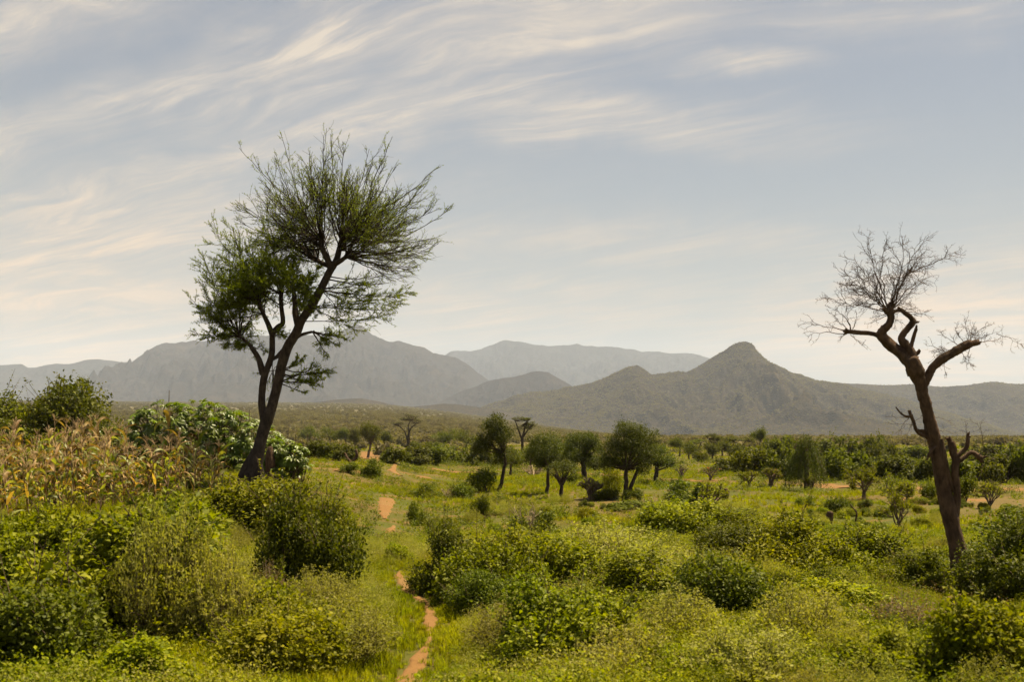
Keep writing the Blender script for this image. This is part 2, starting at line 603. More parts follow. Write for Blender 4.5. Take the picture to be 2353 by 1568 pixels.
M['hill_mid'] = hill_mat('massif_scrub', (0.026, 0.020, 0.016), (0.010, 0.010, 0.009), (0.042, 0.032, 0.023), 0.10, 0.58)
M['hill_far'] = hill_mat('far_range_scrub', (0.022, 0.020, 0.018), (0.011, 0.012, 0.011), (0.027, 0.023, 0.020), 0.05, 0.6)

# ------------------------------------------------------------------ ground
def build_ground():
    rs = np.concatenate([np.linspace(1.5, 9, 12)[:-1], np.geomspace(9, 16000, 520)])
    a1 = np.arange(-180, -36, 2.0)
    a2 = np.arange(-36, 36, 0.22)
    a3 = np.arange(36, 180, 2.0)
    an = np.radians(np.concatenate([a1, a2, a3]))
    A, Rr = np.meshgrid(an, rs)
    X, Y = np.sin(A) * Rr, np.cos(A) * Rr
    Z = gz(X, Y)
    na, nr = len(an), len(rs)
    V = np.stack([X, Y, Z], -1).reshape(-1, 3)
    i = np.arange(nr - 1)[:, None] * na
    j = np.arange(na)[None, :]
    j2 = (j + 1) % na
    q = np.stack([i + j, i + na + j, i + na + j2, i + j2], -1).reshape(-1, 4)
    V = np.concatenate([V, [[0, 0, float(gz(0, 0))]]])
    c = len(V) - 1
    jj = np.arange(na)
    tri = np.stack([jj, (jj + 1) % na, np.full(na, c)], -1)
    setting('ground', mesh_arrays('ground', V, [q, tri[:, ::-1]], M['ground'], smooth=True))


build_ground()

# bare trodden soil: (px, py, width px) along the centre line
PATH_A = [(925, 1600, 60), (927, 1568, 50), (951, 1541, 46), (963, 1516, 44), (972, 1500, 26), (983, 1482, 15), (988, 1465, 10), (984, 1446, 30), (988, 1425, 36), (988, 1400, 24),
          (975, 1386, 17), (955, 1374, 26), (940, 1362, 32), (928, 1344, 27), (914, 1328, 24), (922, 1315, 16)]
PATH_B = [(889, 1228, 10), (898, 1220, 22), (905, 1210, 8)]
PATH_C = [(885, 1194, 10), (881, 1180, 26), (885, 1165, 34), (889, 1152, 40), (889, 1146, 32)]
PATCH = [[(908, 1068, 10), (905, 1076, 14), (898, 1083, 20), (908, 1089, 18), (922, 1095, 10)],
         [(842, 1056, 30), (852, 1050, 50), (848, 1044, 40), (842, 1039, 24)], [(1030, 1087, 20), (1045, 1086, 34), (1060, 1086, 18)],
         [(960, 1096, 14), (975, 1099, 26), (990, 1101, 12)], [(1180, 1086, 8), (1205, 1085, 18), (1240, 1085, 8)], [(1330, 1089, 8), (1370, 1090, 22), (1430, 1095, 10)], [(1490, 1104, 8), (1515, 1105, 20), (1545, 1106, 8)],
         [(1580, 1104, 10), (1620, 1106, 26), (1660, 1107, 10)], [(1892, 1115, 20), (1925, 1119, 40), (1950, 1122, 20)], [(2060, 1122, 20), (2110, 1124, 50), (2150, 1126, 22)],
         [(2066, 1148, 20), (2110, 1150, 60), (2156, 1151, 30)], [(2215, 1126, 24), (2290, 1127, 60), (2400, 1130, 40)], [(2206, 1150, 20), (2240, 1152, 30), (2270, 1150, 12)], [(780, 1085, 14), (800, 1083, 24), (815, 1082, 10)]]
BARE = []        # (points xy, half widths) used to keep plants away


def ribbon(name, pts, seed, lift=0.03, flat=False):
    rng = np.random.default_rng(seed)
    W = np.array([at(p[0], p[1]) for p in pts])
    sc = W[:, 1] / F_PX
    hw = np.array([p[2] for p in pts]) * sc / 2 * .95
    # depth-wise thickness of patches that run across the view
    seg = np.concatenate([[0], np.cumsum(np.linalg.norm(np.diff(W[:, :2], axis=0), axis=1))])
    n = max(12, int(seg[-1] / max(0.10, 0.0035 * W[:, 1].mean())))
    tt = np.linspace(0, seg[-1], n)
    c = np.stack([np.interp(tt, seg, W[:, 0]), np.interp(tt, seg, W[:, 1])], -1)
    for _ in range(4):
        c[1:-1] = (c[:-2] + 2 * c[1:-1] + c[2:]) / 4
    h = np.interp(tt, seg, hw)
    pa = np.array(pts, float)
    if flat and np.ptp(pa[:, 0]) > 5 * np.ptp(pa[:, 1]):
        h = np.clip(h * (.055 * W[:, 1].mean()) ** .8, 0.35, 4.5)
    BARE.append((c, h))
    T = unit(np.gradient(c, axis=0))
    Nn = np.stack([T[:, 1], -T[:, 0]], -1)
    cols = 9
    u = np.linspace(-1, 1, cols)
    e0 = 1 + 0.45 * (fbm(tt * 2.2 / max(.4, h.mean()), tt * 0 + seed, seed, 4) - .5) * 2
    e1 = 1 + 0.45 * (fbm(tt * 2.2 / max(.4, h.mean()), tt * 0 + seed + 9, seed + 3, 4) - .5) * 2
    off = np.where(u[None, :] < 0, u[None, :] * (h * e0)[:, None], u[None, :] * (h * e1)[:, None])
    XY = c[:, None, :] + Nn[:, None, :] * off[:, :, None]
    Z = gz(XY[..., 0], XY[..., 1]) + lift * (1 - np.abs(u[None, :]) ** 6) - 0.004
    V = np.concatenate([XY, Z[..., None]], -1).reshape(-1, 3)
    i = np.arange(n - 1)[:, None] * cols
    j = np.arange(cols - 1)[None, :]
    q = np.stack([i + j, i + j + 1, i + cols + j + 1, i + cols + j], -1).reshape(-1, 4)
    return setting(name, mesh_arrays(name, V, q, M['path'], smooth=True))


ribbon('footpath', PATH_A, 3)
ribbon('footpath', PATH_B, 4)
ribbon('footpath', PATH_C, 5)
for k_, p_ in enumerate(PATCH):
    ribbon('bare_soil', p_, 20 + k_, 0.05, True)


_b = at(2212, 1362)
BARE.append((np.array([[_b[0] * (1 - .012 * k), _b[1] - .28 * k] for k in range(14)]), np.full(14, .30)))


def bare_dist(x, y):
    """signed distance (m) outside the bare soil, in units beyond the edge"""
    best = np.full(x.shape, 99.0)
    for c, h in BARE:
        cc = c[::3] if len(c) > 60 else c
        hh = h[::3] if len(c) > 60 else h
        near = (np.abs(x - cc[:, 0].mean()) < np.ptp(cc[:, 0]) + 6) & (np.abs(y - cc[:, 1].mean()) < np.ptp(cc[:, 1]) + 6)
        ii = np.nonzero(near)[0]
        for s in range(0, len(ii), 20000):
            k = ii[s:s + 20000]
            d = np.hypot(x[k, None] - cc[None, :, 0], y[k, None] - cc[None, :, 1]) - hh[None, :]
            best[k] = np.minimum(best[k], d.min(1))
    return best


# ------------------------------------------------------------------ hills
def build_hill(name, prof, dist, front, mat, seed, nu=640, nv=150, gully=0.35, gscale=1.0, dvar=0.06, rough=0.01, back=0.7, shape=1.25):
    prof = np.array(prof, float)
    px = np.linspace(prof[0, 0], prof[-1, 0], nu)
    py = np.interp(px, prof[:, 0], prof[:, 1])
    k = np.array([.25, .5, .25])
    pys = np.convolve(np.pad(py, 1, mode='edge'), k, 'valid')
    d = dist * (1 + dvar * (fbm(px * .004, px * 0 + seed, seed, 3) - .5) * 2)
    x = (px - CX) / F_PX * d
    zc = CAM_H + (HORIZ - pys) / F_PX * d
    hrel0 = np.maximum(zc - gz(x, d), 0)
    zc = zc + (fbm(px * .05, px * 0, seed + 5, 4) - .5) * 2 * rough * hrel0.max()
    v = np.concatenate([-np.linspace(1, 0, int(nv * .75)) ** 1.15, np.linspace(0, 1, nv - int(nv * .75) + 1)[1:]])
    hmax = np.max(zc - gz(x, d))
    hs = np.maximum(zc - gz(x, d), 1.0)
    L = front * hs ** 0.65 * hmax ** 0.35
    U, Vv = np.meshgrid(np.arange(nu), v, indexing='ij')
    Y = d[:, None] + np.where(Vv < 0, Vv * L[:, None], Vv * L[:, None] * back)
    X = x[:, None] + np.zeros_like(Vv)
    # spurs: warp sideways as the slope comes down
    lam = hmax * gscale
    wv = np.abs(Vv)
    X = X + (fbm(X / lam * .6, Y / lam * .5, seed + 1, 3) - .5) * lam * 2.2 * wv
    base = gz(X, Y) - 3
    sh = (1 - wv) ** shape * (1 - .12 * np.sin(wv * math.pi)) 
    rid = fbm(X / lam * 1.5 + 7, Y / lam * 1.15, seed + 2, 6, 0.52, True)
    amp = gully * hs[:, None] * np.sin(np.clip(wv * 1.15, 0, 1) * math.pi) ** 0.8
    Z = base + np.maximum(zc[:, None] - base, 0) * sh + amp * (rid - 0.62) * 1.0
    Z = Z + (fbm(X / lam * 9, Y / lam * 9, seed + 8, 4) - .5) * hs[:, None] * .05 * np.minimum(wv * 6, 1)
    Z = np.where(wv > .985, base - 6, Z)
    # keep every slope below the line of sight to its crest, so the skyline is the crest
    lim = CAM_H + (zc[:, None] - CAM_H) * Y / d[:, None] * (1 - .02 * np.minimum(wv * 8, 1))
    Z = np.where(Vv < 0, np.minimum(Z, lim), Z)
    Vt = np.stack([X, Y, Z], -1).reshape(-1, 3)
    m = len(v)
    i = np.arange(nu - 1)[:, None] * m
    j = np.arange(m - 1)[None, :]
    q = np.stack([i + j, i + m + j, i + m + j + 1, i + j + 1], -1).reshape(-1, 4)
    o = setting(name, mesh_arrays(name, Vt, q, mat, smooth=True))
    return X, Y, Z


H_FAR = build_hill('distant_range', [(820, 985), (900, 900), (980, 840), (1020, 817), (1035, 809), (1050, 806), (1085, 806), (1105, 803), (1130, 793), (1150, 784), (1163, 782), (1185, 786), (1200, 785), (1225, 793), (1250, 794), (1275, 795), (1305, 794),
                                 (1325, 790), (1340, 794), (1365, 798), (1395, 797), (1420, 800), (1455, 803), (1475, 810), (1490, 808), (1515, 808), (1540, 814), (1560, 811), (1590, 812), (1610, 818), (1660, 835), (1760, 868), (1900, 900), (2000, 930), (2100, 985)],
                   12500, 3.4, M['hill_far'], 11, gully=0.65, gscale=0.5, rough=.014)
H_LEFT = build_hill('distant_ridge', [(-700, 950), (-500, 890), (-300, 862), (-120, 850), (-60, 842), (0, 840), (30, 838), (50, 837), (65, 846), (85, 845), (110, 838), (130, 836), (160, 838), (190, 829), (210, 827), (230, 826), (250, 829), (275, 832), (300, 832), (360, 850), (440, 890), (520, 940), (560, 985)],
                    10500, 3.2, M['hill_far'], 21, gully=0.38, gscale=0.8)
H_MASS = build_hill('mountain_massif', [(60, 985), (120, 930), (180, 895), (235, 868), (270, 853), (300, 838), (320, 824), (345, 803), (365, 790), (385, 787), (420, 786), (445, 780), (460, 783), (500, 779), (560, 774), (620, 770), (690, 768), (740, 772), (770, 766), (790, 757), (806, 748), (818, 745), (830, 749), (842, 757), (852, 766),
                                    (872, 777), (895, 785), (912, 784), (930, 788), (955, 796), (975, 800), (995, 812), (1020, 817), (1045, 822), (1070, 836), (1095, 855), (1130, 880), (1180, 905), (1250, 930), (1330, 955), (1420, 985)],
                    8600, 4.0, M['hill_mid'], 31, nu=760, nv=200, gully=0.6, gscale=0.5, shape=1.25, rough=.02)
build_hill('foothill', [(900, 985), (1000, 930), (1060, 899), (1095, 888), (1110, 880), (1135, 872), (1170, 868), (1200, 862), (1225, 855), (1240, 853), (1260, 857), (1280, 868), (1310, 885), (1345, 905), (1400, 930), (1500, 985)],
           6600, 2.8, M['hill_mid'], 41, nu=380, nv=110, gully=0.6, gscale=0.7)
build_hill('foothill', [(560, 975), (620, 956), (680, 936), (720, 926), (760, 920), (800, 917), (830, 916), (870, 923), (905, 932), (940, 936), (985, 932), (1020, 928), (1060, 931), (1110, 938), (1160, 944), (1230, 975)],
           3900, 6.0, M['hill_near'], 51, nu=380, nv=100, gully=0.5, gscale=2.0)
H_CONE = build_hill('scrubby_peak', [(960, 985), (1050, 958), (1110, 935), (1160, 918), (1200, 905), (1240, 901), (1280, 896), (1320, 888), (1360, 880), (1400, 866), (1430, 850), (1448, 843), (1465, 841), (1480, 850), (1497, 861), (1530, 857), (1555, 854), (1575, 856), (1600, 846), (1620, 833), (1640, 820), (1660, 808), (1680, 796), (1692, 789), (1708, 786), (1720, 788), (1732, 795),
                                  (1740, 808), (1755, 822), (1775, 836), (1800, 847), (1825, 857), (1850, 866), (1880, 875), (1910, 880), (1940, 884), (1980, 896), (2040, 908), (2100, 924), (2180, 950), (2300, 985)],
                    4500, 4.2, M['hill_near'], 61, nu=700, nv=210, gully=0.5, gscale=0.55, rough=0.012)
H_RIGHT = build_hill('scrubby_ridge', [(1750, 985), (1830, 910), (1880, 884), (1920, 880), (1960, 882), (2000, 884), (2040, 886), (2090, 884), (2130, 887), (2170, 890), (2210, 887), (2250, 882), (2280, 877), (2310, 881), (2350, 883), (2420, 880), (2560, 872), (2760, 880), (3000, 905), (3200, 985)],
                     5600, 4.4, M['hill_near'], 71, nu=520, nv=160, gully=0.5, gscale=0.8)

# ------------------------------------------------------------------ plant meshes
def foliage_lobes(rng, n, lobes, shell=0.55, up=0.45, size=(0.05, 0.09), clump=0.0, aspect=0.55, nclump=40, droop=0.0):
    """leaf positions/frames spread over a set of ellipsoid lobes (cx,cy,cz, rx,ry,rz)"""
    lobes = np.asarray(lobes, float)
    wt = (lobes[:, 3] * lobes[:, 4] + lobes[:, 3] * lobes[:, 5])
    wt = wt / wt.sum()
    if clump > 0:
        kc = rng.choice(len(lobes), nclump * len(lobes), p=wt)
        dc = rand_dirs(rng, len(kc))
        cc = lobes[kc, :3] + dc * lobes[kc, 3:6] * (shell + (1 - shell) * rng.random((len(kc), 1)) ** .5)
        ci = rng.integers(0, len(kc), n)
        P = cc[ci] + rng.normal(size=(n, 3)) * clump
        out = unit(dc[ci] * 0.8 + rng.normal(size=(n, 3)) * .5)
    else:
        k = rng.choice(len(lobes), n, p=wt)
        dd = rand_dirs(rng, n)
        rr = shell + (1 - shell) * rng.random((n, 1)) ** .6
        P = lobes[k, :3] + dd * lobes[k, 3:6] * rr
        out = dd
    N = unit(out * .55 + rng.normal(size=(n, 3)) * .55 + np.array([0, 0, up]))
    D = unit(np.cross(N, rand_dirs(rng, n)) + out * .35 - np.array([0, 0, droop]))
    L = rng.uniform(size[0], size[1], n)
    return P, D, N, L, L * aspect


def cat_leaves(parts_):
    return [np.concatenate([p[i] for p in parts_]) for i in range(5)]


PROTO = {}


def curve_pts(p0, p1, bow, n, rng=None, jit=0.0):
    t = np.linspace(0, 1, n)[:, None]
    p0, p1 = np.asarray(p0, float), np.asarray(p1, float)
    c = (p0 + p1) / 2 + np.asarray(bow, float)
    P = (1 - t) ** 2 * p0 + 2 * t * (1 - t) * c + t * t * p1
    if jit and rng is not None:
        P[1:-1] += rng.normal(size=(n - 2, 3)) * jit
    return P


def proto_bush(kind, var):
    """(foliage mesh, stem mesh): about 2 m across and 1.5 m tall"""
    key = (kind, var)
    if key in PROTO:
        return PROTO[key]
    rng = np.random.default_rng({'broad': 100, 'dark': 200, 'pale': 300, 'small': 400, 'brown': 500, 'lush': 600, 'far': 700, 'thin': 800}[kind] + var)
    tb = Tubes()
    if kind in ('broad', 'dark', 'lush', 'small', 'far', 'thin'):
        nl = {'broad': 16, 'dark': 15, 'lush': 14, 'small': 9, 'far': 9, 'thin': 12}[kind]
        lobes = []
        for i in range(nl):
            d = rand_dirs(rng, 1)[0]
            d[2] = abs(d[2])
            r = rng.uniform(.45, .82)
            lr = rng.uniform(.15, .42)
            c = np.array([d[0] * r * .85, d[1] * r * .85, .12 + d[2] * r * 1.05])
            lobes.append((*c, lr, lr, lr * rng.uniform(.7, 1.0)))
        n, sz, asp = {'broad': (17000, (.034, .070), .62), 'dark': (16000, (.030, .064), .6), 'lush': (12000, (.05, .09), .72), 'small': (3200, (.06, .11), .5), 'far': (3400, (.06, .13), .6), 'thin': (5000, (.04, .08), .5)}[kind]
        fl = [foliage_lobes(rng, int(n * .72), lobes, .5, .5, sz, 0.055, asp, 46, .1)]
        fl.append(foliage_lobes(rng, int(n * .22), lobes, .1, .4, (sz[0] * 1.2, sz[1] * 1.25), 0, .8))
        # shoots that break the outline
        ns = {'broad': 130, 'dark': 110, 'lush': 44, 'small': 40, 'far': 22, 'thin': 90}[kind]
        SP, SD = [], []
        for i in range(ns):
            k = rng.integers(nl)
            d = rand_dirs(rng, 1)[0]
            d[2] = abs(d[2]) * .9 + .1
            p0 = np.array(lobes[k][:3]) + d * np.array(lobes[k][3:6]) * .7
            d2 = unit(d + np.array([0, 0, .6]) + rng.normal(size=3) * .25)
            p1 = p0 + d2 * rng.uniform(.12, .30 + .34 * (rng.random() < .3))
            q = curve_pts(p0, p1, rng.normal(size=3) * .04, 5)
            tb.add(q, [.006, .002], 3, False)
            m = 14
            tt = rng.random(m)
            SP.append(p0 + (p1 - p0) * tt[:, None] + rng.normal(size=(m, 3)) * .012)
            SD.append(unit(np.tile(d2, (m, 1)) * .5 + rng.normal(size=(m, 3)) * .7))
        SP, SD = np.concatenate(SP), np.concatenate(SD)
        N = unit(rng.normal(size=SP.shape) * .6 + np.array([0, 0, .7]))
        L = rng.uniform(sz[0], sz[1], len(SP)) * .9
        fl.append((SP, SD, N, L, L * asp))
        P, D, N, L, W = cat_leaves(fl)
        ok = P[:, 2] > -.02
        P, D, N, L, W = P[ok], D[ok], N[ok], L[ok], W[ok]
        tone = np.clip(rng.beta(2, 2, len(P)) + .0, 0, 1)
        mat = {'broad': M['broad'], 'dark': M['dark'], 'lush': M['herb'], 'small': M['dark'], 'far': M['fartree'], 'thin': M['broad']}[kind]
        fm = leaves_mesh(kind + '_foliage', P, D, N, L, W, tone, mat)
        for i in range(9):
            l = lobes[rng.integers(nl)]
            a = rng.uniform(0, 6.28)
            p0 = np.array([math.cos(a) * .12, math.sin(a) * .12, -.1])
            tb.add(curve_pts(p0, l[:3], rng.normal(size=3) * .1, 6), [.03, .01], 5)
    else:
        # fine stems fanned from the base, tiny leaves along the upper part
        ns = 230 if kind == 'pale' else 260
        SP, SD = [], []
        for i in range(ns):
            a = rng.uniform(0, 6.28)
            r0 = rng.random() ** .5 * .45
            rr = rng.random() ** .5
            p0 = np.array([math.cos(a) * r0, math.sin(a) * r0, -.05])
            b = a + rng.normal() * .5
            top = np.array([math.cos(b) * rr * .95, math.sin(b) * rr * .95, (1.5 - .85 * rr ** 2) * rng.uniform(.62, 1.02)])
            q = curve_pts(p0, top, np.array([0, 0, .18]) + rng.normal(size=3) * .08, 6)
            tb.add(q, [.006, .002], 3, False)
            m = 34 if kind == 'pale' else 12
            tt = 1 - rng.random(m) ** 1.6 * .65
            base = np.stack([np.interp(tt, np.linspace(0, 1, 6), q[:, c]) for c in range(3)], -1)
            SP.append(base + rng.normal(size=(m, 3)) * np.array([.035, .035, .03]))
            SD.append(unit(rng.normal(size=(m, 3)) * .7 + np.array([0, 0, .6])))
        P, D = np.concatenate(SP), np.concatenate(SD)
        N = rand_dirs(rng, len(P)) + np.array([0, 0, .3])
        L = rng.uniform(.03, .07, len(P))
        tone = np.clip(.25 + .6 * P[:, 2] / 1.5 * 0 + rng.beta(2, 2, len(P)) * .75, 0, 1)
        fm = leaves_mesh(kind + '_foliage', P, D, N, L, L * .42, tone, M['pale'] if kind == 'pale' else M['brownweed'])
    sm = tb.mesh(kind + '_stems', M['palestem'] if kind == 'brown' else M['stem'])
    co = np.empty(len(fm.vertices) * 3, np.float32)
    fm.vertices.foreach_get('co', co)
    co = co.reshape(-1, 3)
    PROTO[key] = (fm, sm, 2 * np.percentile(np.hypot(co[:, 0], co[:, 1]), 90), np.percentile(co[:, 2], 98.5))
    return PROTO[key]


_rb = np.random.default_rng(5)


def bush(kind, var, px, py, w, h, name, label, cat='bush', group=None, mat=None):
    p = at(px, py)
    s = p[1] / F_PX
    fm, sm, w0, h0 = proto_bush(kind, var)
    wm, hm = w * s, h * s
    o = thing(name, label, cat, (p[0], p[1] + wm * .15, p[2] - .03), _rb.uniform(0, 6.28), (wm / w0, wm / w0, hm / h0), group)
    part('foliage', fm, o, 'stuff')
    part('stems', sm, o, 'stuff')
    return o


# ------------------------------------------------------------------ trees with a trunk and a crown of lobes
def lobe_tree(name, label, px, py, lean, crown, leaf_n, leaf, mat, bark, rad, seed, fork=None, cat='tree', ragged=1.0, group=None, extra=()):
    """px,py: foot; lean: px position where the trunk meets the crown (x, y); crown: list of (px,py,rx,ry) discs in picture px"""
    rng = np.random.default_rng(seed)
    b = at(px, py)
    s = b[1] / F_PX
    base_py = HORIZ - (b[2] - CAM_H) / s
    o = thing(name, label, cat, tuple(b), 0, (1, 1, 1), group)

    def P(x, y, dep=0.0):
        return np.array([(x - px) * s, dep * s, (base_py - y) * s])
    tb = Tubes()
    top = P(*lean)
    q = curve_pts(np.array([0, 0, -.15]), top, np.array([rng.normal() * .06, 0, 0]) * top[2], 9, rng, .012 * top[2])
    r = np.interp(np.linspace(0, 1, 9), [0, .08, .3, 1], [rad * 1.5, rad * 1.12, rad, rad * .75]) * s
    tb.add(q, r, 8, True, .06, rng)
    for fx, fy, tx_, ty_, fr in (fork or []):
        tb.add(curve_pts(P(fx, fy), P(tx_, ty_), rng.normal(size=3) * .02, 6), [fr * s, fr * s * .7], 7, True, .05, rng)
    part('trunk', tb.mesh('trunk', bark), o)
    br = Tubes()
    lobes = []
    for (cx, cyy, rx, ry) in crown:
        k = max(3, int(5 * rx / max(8, ry) ** .5 / 4))
        dep0 = rng.normal() * rx * .35
        for i in range(7):
            d = rand_dirs(rng, 1)[0]
            if i < 2:
                d = unit(np.array([d[0] * .6, d[1] * .6, 1.0]))
            f = rng.uniform(.45, .82)
            c = P(cx + d[0] * rx * f, cyy - d[2] * ry * f, dep0 + d[1] * rx * f)
            lr = rng.uniform(.28, .54)
            lobes.append((*c, rx * lr * s, rx * lr * s, ry * lr * s))
            br.add(curve_pts(top + rng.normal(size=3) * .02, c, rng.normal(size=3) * .06 * rx * s + np.array([0, 0, -.1 * ry * s]), 6), [rad * .32 * s, rad * .07 * s], 5, False)
    for e in extra:
        br.add(curve_pts(P(e[0], e[1]), P(e[2], e[3]), np.array([0, 0, e[4] * s]), 6), [e[5] * s, e[5] * s * .4], 6)
    leaf = leaf * 1.18
    leaf_n = int(leaf_n * 2.5)
    crown = [(a, b_ - c_ * .06, c_ * 1.1, d_ * 1.15) for a, b_, c_, d_ in crown]
    cl = leaf * 1.3 * s
    parts_ = [foliage_lobes(rng, int(leaf_n * .75), lobes, .55, .4, (leaf * .7 * s, leaf * 1.3 * s), cl * 1.2, .6, 15, .15), foliage_lobes(rng, int(leaf_n * .1), lobes, .1, .4, (leaf * .7 * s, leaf * 1.3 * s), 0, .6)]
    # ragged shoots at the edge of the crown
    SP, SD = [], []
    for i in range(int(46 * ragged)):
        l = lobes[rng.integers(len(lobes))]
        d = rand_dirs(rng, 1)[0]
        d[2] = d[2] * .6 + .35
        p0 = np.array(l[:3]) + d * np.array(l[3:6]) * .8
        d2 = unit(d + rng.normal(size=3) * .3 + np.array([0, 0, .15]))
        ln = rng.uniform(4, 13) * s * (1 + leaf * .05)
        br.add(curve_pts(p0, p0 + d2 * ln, rng.normal(size=3) * ln * .12, 4), [.5 * s, .2 * s], 3, False)
        m = 13
        tt = rng.random(m)
        SP.append(p0 + d2 * ln * tt[:, None] + rng.normal(size=(m, 3)) * .35 * leaf * s)
        SD.append(unit(rng.normal(size=(m, 3)) + d2 * .5))
    if SP:
        SP, SD = np.concatenate(SP), np.concatenate(SD)
        L = rng.uniform(leaf * .6, leaf * 1.1, len(SP)) * s
        parts_.append((SP, SD, unit(rng.normal(size=SP.shape) + np.array([0, 0, .6])), L, L * .6))
    Pp, D, N, L, W = cat_leaves(parts_)
    part('branches', br.mesh('branches', bark), o, 'stuff')
    part('crown', leaves_mesh('crown', Pp, D, N, L, W, rng.beta(2, 2, len(Pp)), mat), o, 'stuff')
    return o


def flat_tree(name, label, px, py, stems, plates, seed, n=2200, leaf=2.2, mat=None, rad=3.0):
    """umbrella thorn: stems [(list of px points)], plates [(cx,cy,rx,ry)]"""
    rng = np.random.default_rng(seed)
    b = at(px, py)
    s = b[1] / F_PX
    base_py = HORIZ - (b[2] - CAM_H) / s
    o = thing(name, label, 'tree', tuple(b))

    def P(x, y, dep=0.0):
        return np.array([(x - px) * s, dep * s, (base_py - y) * s])
    tb = Tubes()
    ends = []
    for st in stems:
        q = np.array([P(x, y) for x, y in st])
        q[0, 2] -= .2
        tt = np.linspace(0, len(q) - 1, 4 * len(q))
        qq = np.stack([np.interp(tt, np.arange(len(q)), q[:, c]) for c in range(3)], -1)
        tb.add(qq, [rad * s, rad * .4 * s], 6, True)
        ends.append(q[-1])
    part('trunk', tb.mesh('trunk', M['bark']), o)
    br = Tubes()
    SP, SD = [], []
    for (cx, cyy, rx, ry) in plates:
        c0 = P(cx, cyy + ry * 1.6)
        near = min(ends, key=lambda e: np.linalg.norm(e - c0))
        for i in range(16):
            a = rng.uniform(0, 6.28)
            rr = rng.random() ** .5
            e = P(cx + math.cos(a) * rx * rr, cyy + rng.normal() * ry * .5 + ry * rr * .5, math.sin(a) * rx * rr)
            br.add(curve_pts(near, e, np.array([0, 0, -.12 * rx * s]), 6), [rad * .3 * s, .25 * s], 4, False)
            for k in range(5):
                e2 = e + np.array([rng.normal() * rx * .22 * s, rng.normal() * rx * .22 * s, rng.uniform(.1, .9) * ry * s])
                br.add([e, (e + e2) / 2, e2], [.35 * s, .15 * s], 3, False)
                m = max(3, n // (len(plates) * 80))
                SP.append(e2 + rng.normal(size=(m, 3)) * np.array([rx * .10, rx * .10, ry * .22]) * s)
    SP = np.concatenate(SP)
    L = rng.uniform(leaf * .6, leaf * 1.2, len(SP)) * s
    part('branches', br.mesh('branches', M['twig']), o, 'stuff')
    part('crown', leaves_mesh('crown', SP, rand_dirs(rng, len(SP)) * np.array([1, 1, .4]), unit(rng.normal(size=SP.shape) * .5 + np.array([0, 0, .9])), L, L * .6, rng.beta(2, 2, len(SP)), mat or M['fartree']), o, 'stuff')
    return o


# ------------------------------------------------------------------ the tall acacia
def px_frame(px, py):
    b = at(px, py)
    s = b[1] / F_PX

    def P(x, y, dep=0.0):
        return np.array([(x - px) * s, dep * s, (py - y) * s])
    return b, s, P


def smooth_line(pts, n):
    """Catmull-Rom through the points"""
    pts = np.asarray(pts, float)
    ex = np.concatenate([[2 * pts[0] - pts[1]], pts, [2 * pts[-1] - pts[-2]]])
    out = []
    segs = len(pts) - 1
    per = max(2, n // segs)
    for i in range(segs):
        p0, p1, p2, p3 = ex[i:i + 4]
        t = np.linspace(0, 1, per, endpoint=False)[:, None]
        out.append(.5 * ((2 * p1) + (-p0 + p2) * t + (2 * p0 - 5 * p1 + 4 * p2 - p3) * t ** 2 + (-p0 + 3 * p1 - 3 * p2 + p3) * t ** 3))
    return np.concatenate(out + [pts[-1:]])


def limb(P, pts, s, n=24):
    """pts: (px, py, depth, radius px)"""
    q = np.array([[*P(a[0], a[1], a[2]), a[3] * s] for a in pts])
    q = smooth_line(q, n)
    return q[:, :3], q[:, 3]


